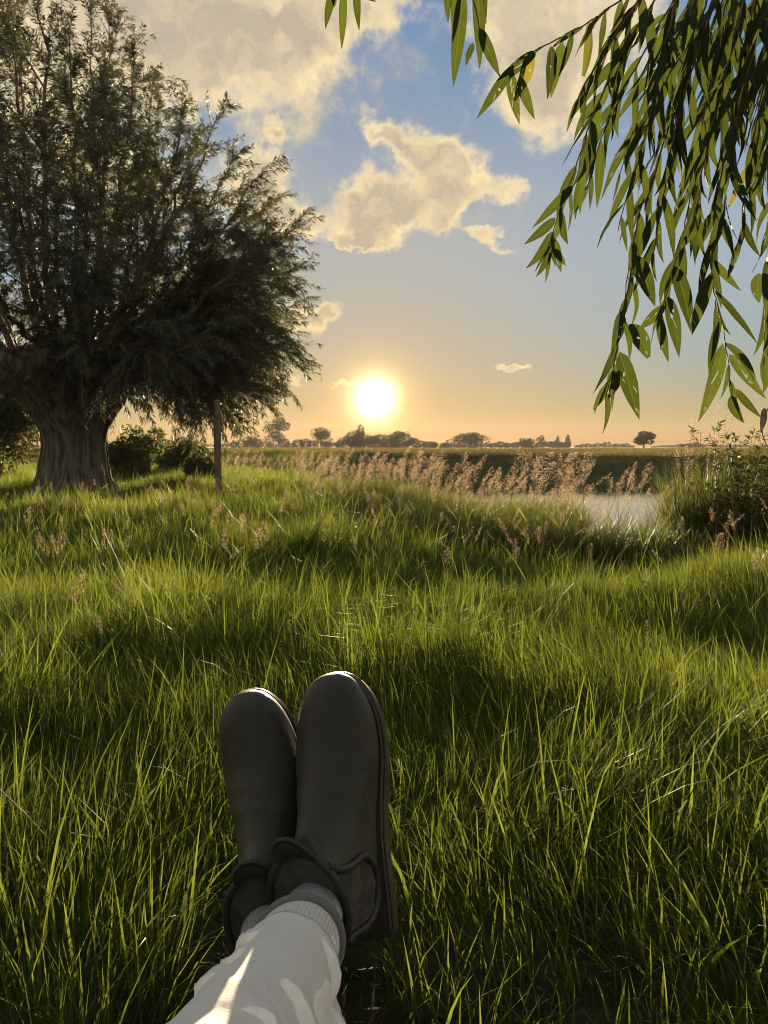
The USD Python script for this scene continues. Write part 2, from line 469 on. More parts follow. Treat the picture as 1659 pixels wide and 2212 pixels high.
def scatter_grass():
    rng = np.random.default_rng(11)
    # the near meadow blade by blade: a low thick sward and fewer long blades standing out of it
    pieces = []
    for n, length, width, seg, thin in ((430000, 0.185, 0.0038, 3, 0), (56000, 0.275, 0.0049, 5, 1)):
        y = rng.uniform(-1.0, SWARD_EDGE, n)
        x = rng.uniform(-1, 1, n) * (0.72 * SWARD_EDGE + 0.7)
        d = np.hypot(x, y)
        ok = (np.abs(x) < np.abs(y) * 0.72 + 0.7) & ~leg_zone(x, y) & (d > 0.40)
        ok &= rng.random(n) < np.clip(1.25 - 0.12 * d, 0.45, 1) * np.where(y < 0.3, 0.35, 1)
        clump = meshkit.fbm(np.stack([x * 1.5, y * 1.5, 0 * x], -1), 3, 21)
        if thin:
            ok &= rng.random(n) < 0.15 + 1.5 * np.clip(clump - 0.28, 0, 1)
        x, y, clump = x[ok], y[ok], clump[ok]
        h = (0.50 + 0.95 * clump) * (0.70 + 0.30 * smoothstep(0.5, 2.4, np.hypot(x, y))) * (1.06 - 0.045 * y)
        base, L, W, lean, curl, az = sward(rng, x, y, ground(x, y), length, width, h)
        pieces.append(blades(rng, base, L, W, lean, curl, az, seg))
    # pressed-down blades where the legs lie
    x, y = rng.uniform(-.30, .12, 9000), rng.uniform(-.3, 1.05, 9000)
    ok = leg_zone(x, y)
    x, y = x[ok], y[ok]
    base, L, W, lean, curl, az = sward(rng, x, y, ground(x, y), 0.11, 0.0042, 1.0)
    pieces.append(blades(rng, base, L, W, lean + rng.uniform(.7, 1.3, len(x)), curl * .5, az, 3))
    m = part(None, 'grass', join(pieces), GRASS)
    tag(m.GetPrim(), 'long green meadow grass round the boots', kind='stuff')
    # farther off: metre-wide pieces of sward laid side by side
    tiles = []
    for k in range(5):
        r2 = np.random.default_rng(60 + k)
        both = []
        for nb, length, width in ((2600, 0.20, 0.0060), (560, 0.29, 0.0062)):
            tx, ty = r2.uniform(-0.56, 0.56, nb), r2.uniform(-0.56, 0.56, nb)
            cl = meshkit.fbm(np.stack([tx * 2 + 9 * k, ty * 2, 0 * tx], -1), 3, 22)
            base, L, W, lean, curl, az = sward(r2, tx + 13 * k, ty, 0 * tx, length, width, 0.5 + 0.95 * cl)
            base[:, 0] -= 13 * k
            both.append(blades(r2, base, L, W, lean, curl, az, 3))
        tiles.append((join(both), GRASS))
    spots = []
    for iy in range(0, 26):
        yy = SWARD_EDGE + 0.42 + iy
        for ix in range(-40, 41):
            xx = ix + 0.5 * (iy % 2)
            if abs(xx) > yy * 0.70 + 1.3 or (near_slope(xx, yy) < WATER_Z + 0.08) or yy > far_bank(xx) - 0.8:
                continue
            e = 0.35
            gx = (ground(xx + e, yy) - ground(xx - e, yy)) / (2 * e)
            gy = (ground(xx, yy + e) - ground(xx, yy - e)) / (2 * e)
            h = 0.72 + 0.5 * float(meshkit.fbm(np.array([xx * 0.7, yy * 0.7, 0.0]), 3, 21))
            spots.append((xx, yy, float(ground(xx, yy)), rng.integers(4) * math.pi / 2 + rng.normal(0, 0.06), 1.0, h, rng.integers(5), math.atan(float(gy)), -math.atan(float(gx))))
    instancer('/World/grass_001', tiles, spots, 'meadow grass stretching back to the willow and the ditch')


scatter_grass()

# ------------------------------------------------------------------ the far bank and the field behind it
def scatter_field():
    rng = np.random.default_rng(17)
    tiles = []
    for k in range(4):
        r2 = np.random.default_rng(80 + k)
        nb = 2100
        tx, ty = r2.uniform(-1.6, 1.6, nb), r2.uniform(-1.6, 1.6, nb)
        cl = meshkit.fbm(np.stack([tx * 1.3 + 9 * k, ty * 1.3, 0 * tx], -1), 3, 42)
        base, L, W, lean, curl, az = sward(r2, tx + 13 * k, ty, 0 * tx, 0.30, 0.020, 0.35 + 1.3 * cl)
        base[:, 0] -= 13 * k
        tiles.append((blades(r2, base, L, W, lean, curl, az, 2), SEDGE if k < 2 else FIELD))
    spots = []
    y = 17.6
    while y < 90:
        step = 2.8 if y < 40 else 4.5
        n = int((y * 0.62 + 4) / step) + 1
        for i in range(-n, n + 1):
            x = i * step + rng.normal(0, 0.4)
            yf = float(far_bank(x))
            if y < yf - 0.5:
                continue
            bank = y < yf + 11
            e = 0.8
            gx = float(ground(x + e, y) - ground(x - e, y)) / (2 * e)
            gy = float(ground(x, y + e) - ground(x, y - e)) / (2 * e)
            sc = 1.0 if y < 40 else 1.7
            k = rng.integers(2) if (bank and rng.random() < 0.9) else 2 + rng.integers(2)
            spots.append((x, y, float(ground(x, y)) - 0.02, rng.integers(4) * math.pi / 2 + rng.normal(0, 0.2), sc, rng.uniform(0.6, 1.15) * (0.75 if bank else 0.9), k, math.atan(gy), -math.atan(gx)))
        y += step * 0.93
    instancer('/World/field_grass', tiles, spots, 'dark sedge on the far bank and pale rough grass on the field')


scatter_field()

# ------------------------------------------------------------------ far trees, each one a thing
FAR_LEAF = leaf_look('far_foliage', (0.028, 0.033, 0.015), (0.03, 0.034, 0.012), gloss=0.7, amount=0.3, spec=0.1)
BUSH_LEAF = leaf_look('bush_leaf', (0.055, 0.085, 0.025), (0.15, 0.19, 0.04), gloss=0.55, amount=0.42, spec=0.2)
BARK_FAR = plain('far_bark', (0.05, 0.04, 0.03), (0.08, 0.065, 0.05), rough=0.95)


def leaf_faces(rng, centres, normals_out, size, aspect=0.55):
    """Small pointed leaf-clump faces at the centres, turned every way."""
    n = len(centres)
    d = rng.normal(size=(n, 3)) + 0.6 * normals_out
    d /= np.linalg.norm(d, axis=1, keepdims=True)
    e = np.cross(d, rng.normal(size=(n, 3)))
    e /= np.linalg.norm(e, axis=1, keepdims=True) + 1e-9
    s = size * rng.uniform(0.5, 1.3, n)[:, None]
    a, b = centres - d * s, centres + d * s
    l, r = centres + e * s * aspect, centres - e * s * aspect
    v = np.stack([a, l, b, r], 1).reshape(-1, 3)
    f = (np.arange(n)[:, None, None] * 4 + np.array([[0, 1, 2], [0, 2, 3]])[None]).reshape(-1, 3)
    return v, f


def crown_points(rng, n, lobes, shell=0.55):
    """Points in a crown made of ellipsoid lobes (x, y, z, rx, ry, rz), denser to the outside, with gaps."""
    lobes = np.asarray(lobes, float)
    vol = lobes[:, 3] * lobes[:, 4] * lobes[:, 5]
    vol = vol ** 0.75
    pick = rng.choice(len(lobes), n, p=vol / vol.sum())
    d = rng.normal(size=(n, 3))
    d /= np.linalg.norm(d, axis=1, keepdims=True)
    r = rng.random(n) ** (1 / 3) * (1 - shell) + shell
    r *= 0.82 + 0.36 * meshkit.noise(d * 2.6 + pick[:, None] * 7.7, 3)
    p = lobes[pick, :3] + d * lobes[pick, 3:] * r[:, None]
    return p, d


def far_tree(label, px0, px1, top, base_px, dist, kind='round', seed=0, name='tree', category='tree', group=None, n=1500):
    rng = np.random.default_rng(500 + seed)
    cx = (px0 + px1) / 2
    c = at(cx, 965, dist)
    x, y = float(c[0]), float(dist)
    z0 = float(ground(x, y)) - 0.1
    W = (px1 - px0) / 1661 * dist * {'hedge': 1.0, 'poplar': 1.5}.get(kind, 1.22)
    H = (CAM_H + (965 - top) / 1661 * dist - z0) * {'hedge': 1.30}.get(kind, 1.08)
    t = thing(name, label, category, (x, y, z0), group)
    lobes = []
    if kind == 'poplar':
        for k in range(5):
            f = k / 4
            lobes.append((rng.normal(0, .06) * W, rng.normal(0, .1) * W, H * (0.2 + 0.62 * f), W * .5 * (1 - .45 * f), W * .5 * (1 - .45 * f), H * .2))
        trunk = 0.15
    elif kind == 'hedge':
        m = max(4, int(W / (0.8 * H)))
        for k in range(m):
            f = (k + .5) / m - .5
            h = H * rng.uniform(0.55, 1.0) * (1 - 0.5 * abs(2 * f) ** 3)
            lobes.append((f * W * .94, rng.normal(0, .25) * H, h * .5, W / m * rng.uniform(.6, .9), H * .5, h * .52))
        trunk = 0.2
    elif kind == 'tall':
        for k in range(9):
            f = rng.random()
            lobes.append((rng.normal(0, .13) * W, rng.normal(0, .13) * W, H * (0.28 + 0.58 * f), W * rng.uniform(.26, .40), W * .36, H * rng.uniform(.11, .18)))
        lobes.append((0, 0, H * .87, W * .28, W * .28, H * .13))
        trunk = 0.3
    elif kind == 'broad':
        for k in range(13):
            f = rng.uniform(-1, 1)
            h = H * (1 - 0.42 * f * f) * rng.uniform(.82, 1.0)
            lobes.append((f * W * .38, rng.normal(0, .15) * W, h * .62, W * rng.uniform(.13, .2), W * .2, h * rng.uniform(.30, .36)))
        trunk = 0.25
    else:  # round
        for k in range(9):
            a = rng.random() * 6.283
            q = math.sqrt(rng.random()) * .30
            lobes.append((q * W * math.cos(a), q * W * math.sin(a), H * rng.uniform(.38, .76), W * rng.uniform(.18, .30), W * .26, H * rng.uniform(.16, .25)))
        lobes.append((0, 0, H * .78, W * .26, W * .26, H * .2))
        trunk = 0.3
    if kind not in ('hedge', 'poplar') and seed != 20:
        for k in range(4):
            lobes.append((rng.uniform(-.3, .3) * W, 0, H * .16, W * .24, W * .24, H * .18))
    p, d = crown_points(rng, n, lobes, 0.35)
    p[:, 2] = np.maximum(p[:, 2], H * 0.02)
    size = max(0.016 * H, 0.20 * dist / 260) * 1.25
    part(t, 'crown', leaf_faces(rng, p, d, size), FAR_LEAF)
    tw = (0.06 if seed == 20 else 0.035) * H
    pts = [(0, 0, -0.3), (rng.normal(0, .02) * W, 0, H * trunk), (rng.normal(0, .05) * W, 0, H * .7)]
    part(t, 'trunk', tube(spline(pts, 6), np.linspace(tw, tw * .3, 6), 6), BARK_FAR)
    return t


G_TREES = None
FAR = [  # label, px0, px1, top, dist, kind, seed, name, category, faces
    ('low round shrub just right of the wooden post on the skyline', 528, 560, 944, 260, 'round', 1, 'shrub', 'shrub', 700),
    ('tall lone tree with a narrow ragged crown left of the sun', 580, 624, 908, 250, 'tall', 2, 'tree', 'tree', 1900),
    ('low dark hedge running from the post to the tall tree', 478, 600, 953, 270, 'hedge', 3, 'hedge', 'hedge', 1500),
    ('flat hedge between the tall tree and the round bushy tree', 618, 685, 951, 265, 'hedge', 4, 'hedge', 'hedge', 900),
    ('round bushy tree standing left of the wood under the sun', 670, 718, 925, 240, 'round', 5, 'tree', 'tree', 1600),
    ('wide clump of trees under the left edge of the sun', 736, 806, 929, 235, 'broad', 6, 'tree', 'tree', 2000),
    ('slender tree tip rising above the wood under the sun', 768, 788, 921, 238, 'poplar', 21, 'tree', 'tree', 500),
    ('long low belt of bushes at the foot of the wood under the sun', 700, 880, 945, 238, 'hedge', 22, 'hedge', 'hedge', 2200),
    ('broad tree in the middle of the wood right under the sun', 790, 858, 934, 236, 'broad', 7, 'tree', 'tree', 1800),
    ('dark round tree at the right end of the wood under the sun', 840, 884, 933, 232, 'round', 8, 'tree', 'tree', 1400),
    ('small airy tree at the right edge of the wood', 872, 916, 944, 240, 'broad', 9, 'tree', 'tree', 900),
    ('small low bush in the gap right of the wood', 914, 946, 952, 250, 'broad', 10, 'shrub', 'shrub', 700),
    ('tiny bush left of the broad oak on the skyline', 950, 974, 956, 250, 'round', 11, 'shrub', 'shrub', 400),
    ('broad flat-topped oak right of the sun on the skyline', 972, 1062, 934, 220, 'broad', 12, 'tree', 'tree', 2400),
    ('low faint hedge right of the broad oak', 1056, 1120, 953, 330, 'hedge', 13, 'hedge', 'hedge', 900),
    ('small round tree between the broad oak and the poplars', 1112, 1156, 947, 250, 'round', 14, 'tree', 'tree', 1300),
    ('left and thickest poplar of three on the skyline', 1161, 1176, 943, 330, 'poplar', 15, 'poplar_tree', 'poplar', 500),
    ('middle and thinnest poplar of three on the skyline', 1200, 1208, 944, 340, 'poplar', 16, 'poplar_tree', 'poplar', 300),
    ('right poplar of three, at the end of the low bushes', 1221, 1231, 942, 335, 'poplar', 17, 'poplar_tree', 'poplar', 400),
    ('low bushes at the foot of the three poplars', 1176, 1228, 952, 320, 'broad', 18, 'shrub', 'shrub', 900),
    ('flat pale hedge between the poplars and the lone round tree', 1240, 1372, 957, 420, 'hedge', 19, 'hedge', 'hedge', 1200),
    ('lone round tree on a short trunk at the right of the skyline', 1369, 1413, 933, 170, 'round', 20, 'tree', 'tree', 2000),
    ('low flat bush far right on the skyline above the reeds', 1474, 1520, 956, 300, 'broad', 23, 'shrub', 'shrub', 700),
    ('long faint hedge along the whole right skyline', 1400, 1680, 960, 480, 'hedge', 24, 'hedge', 'hedge', 1500),
    ('long faint hedge between the wood and the poplars on the skyline', 880, 1240, 960, 470, 'hedge', 25, 'hedge', 'hedge', 1800),
]
for (label, a, b, top, dist, kind, seed, name, cat, n) in FAR:
    far_tree(label, a, b, top, 968, dist, kind, seed, name, cat, n=int(n * 1.9))

# ------------------------------------------------------------------ bushes behind and beside the willow
def bush(name, label, category, px0, px1, top, dist, seed, n=2600, size=0.06, mat=None, sink=0.05, lobes_n=9):
    rng = np.random.default_rng(700 + seed)
    c = at((px0 + px1) / 2, 965, dist)
    x, y = float(c[0]), float(dist)
    z0 = float(ground(x, y)) - sink
    W = (px1 - px0) / 1661 * dist
    H = CAM_H + (965 - top) / 1661 * dist - z0
    t = thing(name, label, category, (x, y, z0))
    lobes = [(0, 0, H * .5, W * .35, W * .3, H * .48)]
    for k in range(lobes_n):
        lobes.append((rng.uniform(-.36, .36) * W, rng.uniform(-.25, .25) * W, H * rng.uniform(.25, .75), W * rng.uniform(.12, .24), W * .2, H * rng.uniform(.14, .26)))
    p, d = crown_points(rng, n, lobes, 0.2)
    p[:, 2] = np.clip(p[:, 2], 0.02, None)
    part(t, 'crown', leaf_faces(rng, p, d, size, 0.3), mat or BUSH_LEAF)
    stems = []
    for k in range(7):
        a = rng.random() * 6.283
        r = rng.uniform(.1, .38)
        stems.append(tube(spline([(0.1 * W * math.cos(a), 0.1 * W * math.sin(a), -.05), (r * .6 * W * math.cos(a), r * .6 * W * math.sin(a), H * .4), (r * W * math.cos(a), r * W * math.sin(a), H * .8)], 6), np.linspace(.02, .006, 6), 5))
    part(t, 'stem', join(stems), BARK_FAR)
    return t


bush('willow_bush', 'tall leafy willow bush lit from behind at the left frame edge', 'bush', -170, 105, 770, 15.5, 1, 16000, 0.06)
bush('shrub', 'rounded green shrub behind the right side of the willow trunk', 'shrub', 228, 350, 915, 15.0, 2, 6000, 0.05)
bush('shrub', 'lower dark shrub between the willow trunk and the wooden post', 'shrub', 330, 452, 943, 19.0, 3, 5500, 0.06)
bush('shrub', 'pale green low shrub growing just left of the wooden post', 'shrub', 390, 470, 968, 14.0, 4, 3500, 0.05)
far_tree('low dark hedge far behind the willow trunk', 230, 470, 948, 968, 120, 'hedge', 31, 'hedge', 'hedge', n=2500)

# ------------------------------------------------------------------ the pollard willow on the left
TREE_Y = 11.0
WILLOW_LEAF = leaf_look('willow_leaf', (0.125, 0.14, 0.105), (0.14, 0.17, 0.060), gloss=0.42, amount=0.40, spec=0.45)
g_ = Graph()
co_ = g_.add('texture_coordinate', 'object')
st_ = g_.add('mapping', 'vector', mapping_type='point', vector=co_, scale=(9.0, 9.0, 1.3))
n_ = g_.add('noise_texture', 'fac', vector=st_, scale=1.6, detail=7.0, roughness=0.6)
col_ = g_.mixc(g_.ss(n_, 0.38, 0.62), (0.055, 0.045, 0.036), (0.15, 0.125, 0.10))
bump_ = g_.add('bump', 'normal', height=n_, strength=1.0, distance=0.06)
WILLOW_BARK = g_.material('willow_bark', surface=g_.add('principled_bsdf', 'BSDF', base_color=col_, roughness=0.95, specular_ior_level=0.1, normal=bump_))
TWIG_BARK = plain('twig_bark', (0.085, 0.062, 0.038), (0.14, 0.10, 0.055), scale=30, rough=0.7)


def leaves_along(rng, starts, axes, length, per, leaf, width, sag=0.28, spread=0.80):
    """Leafy shoots: each a curved axis with narrow leaves on all sides. Returns (leaf mesh, list of axis polylines)."""
    n = len(starts)
    t = rng.random((n, per)) ** 0.8
    t.sort(1)
    L = length[:, None]
    down = np.array([0, 0, -1.0])
    pos = starts[:, None] + axes[:, None] * (L * t)[..., None] + down * (sag * L * t ** 2.2)[..., None]
    tan = axes[:, None] + down * (sag * 2.2 * t ** 1.2)[..., None]
    tan /= np.linalg.norm(tan, axis=-1, keepdims=True)
    side = np.cross(tan, rng.normal(size=tan.shape))
    side /= np.linalg.norm(side, axis=-1, keepdims=True) + 1e-9
    d = tan * 0.85 + side * spread + down * 0.20
    d /= np.linalg.norm(d, axis=-1, keepdims=True)
    wv = np.cross(d, rng.normal(size=d.shape))
    wv /= np.linalg.norm(wv, axis=-1, keepdims=True) + 1e-9
    l = leaf * rng.uniform(0.6, 1.2, (n, per))[..., None]
    w = width * rng.uniform(0.7, 1.2, (n, per))[..., None]
    a = pos
    m = pos + d * l * 0.45 + down * l * 0.03
    b = pos + d * l + down * l * 0.16
    v = np.stack([a, m + wv * w / 2, b, m - wv * w / 2], 2).reshape(-1, 3)
    k = n * per
    f = (np.arange(k)[:, None, None] * 4 + np.array([[0, 1, 2], [0, 2, 3]])[None]).reshape(-1, 3)
    return v, f


def build_willow():
    rng = np.random.default_rng(41)
    prof = [(1075, 55, 268), (1052, 66, 255), (1040, 74, 247), (1010, 84, 242), (970, 92, 239), (940, 90, 240), (905, 72, 254), (875, 52, 270), (845, 20, 286), (818, -18, 297), (795, -28, 300), (775, -5, 285), (760, 45, 240), (752, 95, 190)]
    base = at(160, 1042, TREE_Y)
    x0, z0 = base[0], float(ground(base[0], TREE_Y))
    t = thing('pollard_willow', 'big old pollard willow with thick dark trunk and feathery crown at left', 'tree', (x0, TREE_Y, 0))
    P = np.array([[CAM_H + (965 - p) / 1661 * TREE_Y, (a + b) / 2, (b - a) / 2] for p, a, b in prof])
    z = np.linspace(P[0, 0], P[-1, 0], 64)
    cx = (PchipInterpolator(P[:, 0], P[:, 1])(z) - 829.5) / 1661 * TREE_Y - x0
    rr = PchipInterpolator(P[:, 0], P[:, 2])(z) / 1661 * TREE_Y
    th = np.linspace(0, 2 * np.pi, 161)[:-1]
    rings = []
    for k in range(len(z)):
        c = np.stack([np.cos(th) * 1.3, np.sin(th) * 1.3, np.full_like(th, z[k] * 0.5)], -1)
        big = meshkit.fbm(c * 1.1 + 4, 3, 2) - 0.5
        ridge = np.abs(meshkit.noise(np.stack([np.cos(th) * 7, np.sin(th) * 7, np.full_like(th, z[k] * 0.7)], -1), 8) - 0.5) * 2
        twist = th + 0.10 * math.sin(z[k] * 2.3)
        ridge2 = np.abs(meshkit.fbm(np.stack([np.cos(twist) * 12, np.sin(twist) * 12, np.full_like(th, z[k] * 1.7)], -1), 3, 28) - 0.5) * 2
        fine = meshkit.noise(np.stack([np.cos(th) * 15, np.sin(th) * 15, np.full_like(th, z[k] * 2.2)], -1), 12)
        knob = smoothstep(1.3, 1.6, z[k]) * (meshkit.noise(np.stack([np.cos(th) * 3, np.sin(th) * 3, np.full_like(th, z[k] * 2.6)], -1), 5) - 0.45) * 0.5
        r = rr[k] * (1 + 0.13 * big) - 0.05 * (1 - ridge) - 0.045 * (1 - ridge2) + 0.04 * fine + knob * 0.6
        rings.append(np.stack([cx[k] + r * np.cos(th), 0.88 * r * np.sin(th), np.full_like(th, z[k])], -1))
    part(t, 'trunk', quads(np.array(rings)), WILLOW_BARK, smooth=True)
    # limbs: poles springing from the head towards the outline of the crown
    ends = [(-330, -420, 0), (-180, -300, 1.2), (-60, -120, -1.0), (20, -60, .6), (90, -40, -1.2), (40, 60, 1.8), (150, 80, -1.8), (195, 5, .2), (235, 50, 1.0), (290, 130, -.6), (330, 190, .8), (395, 250, -.4), (420, 300, .9),
            (468, 258, 0.0), (505, 345, .7), (555, 385, -.5), (570, 450, .6), (625, 500, 0), (560, 520, -1.2), (632, 585, .5), (600, 640, -.6), (625, 665, .4), (560, 690, 1.2), (622, 760, 0), (585, 815, .5), (540, 850, -.4), (470, 870, .6), (415, 868, -.7), (335, 860, .8),
            (440, 560, 2.0), (500, 470, -.9), (530, 600, .9), (560, 580, 0), (590, 560, -.5), (520, 720, .3), (590, 715, -.3), (480, 640, 1.2), (550, 760, .8), (500, 800, 0), (460, 540, -.6), (600, 520, .3), (600, 770, -.3), (565, 835, .6), (505, 885, -.2), (380, 420, -2.0), (300, 300, 2.2), (220, 220, -2.4), (120, 180, 2.6), (0, 260, -2.6), (-120, 120, 2.0), (-260, 60, -1.0), (-420, 200, .5), (-520, 420, 0), (-430, 640, 1.0), (-300, 820, -.8), (470, 700, -1.8), (380, 640, 2.2), (250, 480, -2.9), (100, 420, -3.0), (-60, 520, -2.6), (330, 760, -1.9), (180, 640, -2.5)]
    starts, axes, lens = [], [], []
    head = np.array([-0.12, 0.0, CAM_H + (965 - 790) / 1661 * TREE_Y])
    for i, (px, py, dy) in enumerate(ends):
        e = at(px, py, TREE_Y + dy)
        e = np.array([e[0] - x0, dy, e[2]])
        out = e - head
        a0 = math.atan2(out[1], out[0]) + rng.normal(0, .25)
        q = rng.uniform(0.25, 0.85)
        s = head + np.array([q * math.cos(a0), q * .75 * math.sin(a0), rng.uniform(-.15, .2)])
        length = np.linalg.norm(e - s)
        lift = -0.10 * length if e[2] > 2.0 else (0.05 * length if e[2] > 1.3 else 0.28 * length)
        m1, m2 = s + (e - s) * .33 + [0, 0, lift * .8], s + (e - s) * .68 + [0, 0, lift * .75]
        pts = spline([s - [0, 0, .25], s, m1, m2, e], 14)
        pts[2:-1] += rng.normal(0, .025, (len(pts) - 3, 3))
        part(t, 'limb', tube(pts, np.linspace(0.055, 0.006, 14) * rng.uniform(.75, 1.2), 6), TWIG_BARK, smooth=True)
        tg = np.gradient(pts, axis=0)
        tg /= np.linalg.norm(tg, axis=1, keepdims=True)
        for u0 in (.42, .60, .76):
            if length < 1.2:
                continue
            b0 = np.array([np.interp(u0, np.linspace(0, 1, 14), pts[:, j]) for j in range(3)])
            t0 = np.array([np.interp(u0, np.linspace(0, 1, 14), tg[:, j]) for j in range(3)])
            r0 = np.cross(t0, rng.normal(size=3))
            r0 /= np.linalg.norm(r0)
            d0 = t0 * .7 + r0 * .75 + np.array([0, 0, .15])
            d0 /= np.linalg.norm(d0)
            bl = length * rng.uniform(.18, .30)
            bp = spline([b0, b0 + d0 * bl * .5 + [0, 0, .02], b0 + d0 * bl + [0, 0, rng.uniform(-.10, .08)]], 7)
            part(t, 'branch', tube(bp, np.linspace(.014, .004, 7), 5), TWIG_BARK, smooth=True)
            kb = int(7 + bl * 14)
            ub = rng.uniform(.2, 1, kb)
            ob = np.stack([np.interp(ub, np.linspace(0, 1, 7), bp[:, j]) for j in range(3)], -1)
            rb = rng.normal(size=(kb, 3))
            ab = d0 * .8 + .75 * rb / np.linalg.norm(rb, axis=1, keepdims=True) + np.array([0, 0, .12])
            starts.append(ob), axes.append(ab / np.linalg.norm(ab, axis=1, keepdims=True)), lens.append(rng.uniform(.28, .62, kb))
        k = int(10 + length * 11)
        u = rng.uniform(0.16, 1.0, k) ** 0.85
        u = np.concatenate([u, np.full(3, 1.0)])
        o = np.stack([np.interp(u, np.linspace(0, 1, 14), pts[:, j]) for j in range(3)], -1)
        d = np.stack([np.interp(u, np.linspace(0, 1, 14), tg[:, j]) for j in range(3)], -1)
        r = rng.normal(size=(len(u), 3))
        r /= np.linalg.norm(r, axis=1, keepdims=True)
        outward = (o - np.array([0, 0, 3.3])) / np.linalg.norm(o - np.array([0, 0, 3.3]), axis=1, keepdims=True)
        ax = d * 0.75 + r * 0.85 + outward * 0.30 + np.array([0, 0, 1]) * np.where(o[:, 2:] > 2.0, .50, -.02)
        ax[-3:] = d[-3:] + 0.25 * r[-3:]
        ax /= np.linalg.norm(ax, axis=1, keepdims=True)
        starts.append(o), axes.append(ax), lens.append(rng.uniform(.30, .78, len(u)) * np.where(u > .97, .8, 1))
    # dense heart of the crown and shoots hanging in front of the head
    nf = 430
    p, d = crown_points(rng, nf, [(-.2, 0, 3.6, 2.3, 2.2, 1.9), (-.9, -.3, 2.5, 1.3, 1.3, .8), (-1.6, 0, 3.4, 1.8, 1.8, 1.7), (.3, 0, 2.3, 1.5, 1.4, .7), (-.3, 0, 5.0, 1.5, 1.5, 1.1)], 0.1)
    starts.append(p), axes.append((lambda a: a / np.linalg.norm(a, axis=1, keepdims=True))(d * .5 + rng.normal(0, .5, (nf, 3)) + [0, 0, .4])), lens.append(rng.uniform(.4, .8, nf))
    nh = 70
    a = rng.uniform(math.pi * 1.05, math.pi * 1.95, nh)
    hp = np.stack([0.95 * np.cos(a), 0.80 * np.sin(a), rng.uniform(1.15, 2.1, nh)], -1)
    starts.append(hp), axes.append((lambda q: q / np.linalg.norm(q, axis=1, keepdims=True))(np.stack([np.cos(a) * .5, np.sin(a) * .6, rng.uniform(-.7, .5, nh)], -1))), lens.append(rng.uniform(.25, .6, nh))
    starts, axes, lens = np.concatenate(starts), np.concatenate(axes), np.concatenate(lens)
    m = part(t, 'crown', leaves_along(rng, starts, axes, lens, 50, 0.088, 0.0135), WILLOW_LEAF, kind='stuff')
    # the thin stems of the shoots
    tt = np.linspace(0, 1, 4)
    stem = starts[:, None] + axes[:, None] * (lens[:, None] * tt)[..., None] + np.array([0, 0, -1.0]) * (.28 * lens[:, None] * tt ** 2.2)[..., None]
    side = np.cross(axes, rng.normal(size=axes.shape))
    side /= np.linalg.norm(side, axis=1, keepdims=True)
    w = (0.004 * (1 - .8 * tt))[None, :, None]
    v = np.stack([stem + side[:, None] * w, stem - side[:, None] * w], 2).reshape(-1, 3)
    q = np.arange(3)[:, None] * 2
    f1 = np.concatenate([q + [0, 1, 3], q + [0, 3, 2]])
    f = (np.arange(len(starts))[:, None, None] * 8 + f1[None]).reshape(-1, 3)
    part(t, 'shoot_stems', (v, f), TWIG_BARK, kind='stuff')


build_willow()

# ------------------------------------------------------------------ the square wooden post
def build_post():
    y = 9.6
    c = at(471, 1020, y)
    zg = float(ground(c[0], y))
    top = CAM_H + (965 - 868) / 1661 * y
    t = thing('wooden_post', 'weathered square wooden post standing alone right of the willow', 'post', (c[0], y, zg), rz=27)
    h, w = top - zg, 0.076
    b = trimesh.creation.box([w, w, h + .3])
    b.apply_translation([0, 0, h / 2 - .15])
    import manifold3d
    mesh = manifold3d.Manifold.cube([w, w, h + .3], True).translate([0, 0, h / 2 - .15])
    for k in range(4):  # chamfered edges
        mesh -= manifold3d.Manifold.cube([.02, .02, h + 1], True).rotate([0, 0, 45]).translate([w / 2 * 1.04, w / 2 * 1.04, h / 2]).rotate([0, 0, 90 * k])
    mat = plain('weathered_wood', (0.060, 0.046, 0.034), (0.13, 0.10, 0.075), scale=14, rough=0.9, bump=0.004, bscale=30, stretch=(6, 6, .7))
    part(t, 'shaft', mesh, mat)
    cap = manifold3d.Manifold.hull_points([[sx * w * .47, sy * w * .47, h] for sx in (-1, 1) for sy in (-1, 1)] + [[sx * w * .25, sy * w * .25, h + .02] for sx in (-1, 1) for sy in (-1, 1)])
    part(t, 'top', cap, mat)
    # molehill of bare earth at its foot
    rng = np.random.default_rng(3)
    s = trimesh.creation.icosphere(4, 1.0)
    v = s.vertices * [0.30, 0.24, 0.16]
    v = v * (0.8 + 0.5 * meshkit.fbm(s.vertices * 2.5, 4, 3))[:, None]
    mx, my = c[0] + .22, y + .10
    m = thing('earth_mound', 'small mound of dark bare earth at the foot of the post', 'mound', (mx, my, float(ground(mx, my)) + .03))
    part(m, 'soil', (v, s.faces), plain('bare_earth', (0.025, 0.018, 0.012), (0.055, 0.04, 0.028), scale=20, rough=1.0, bump=.02), smooth=True)


build_post()

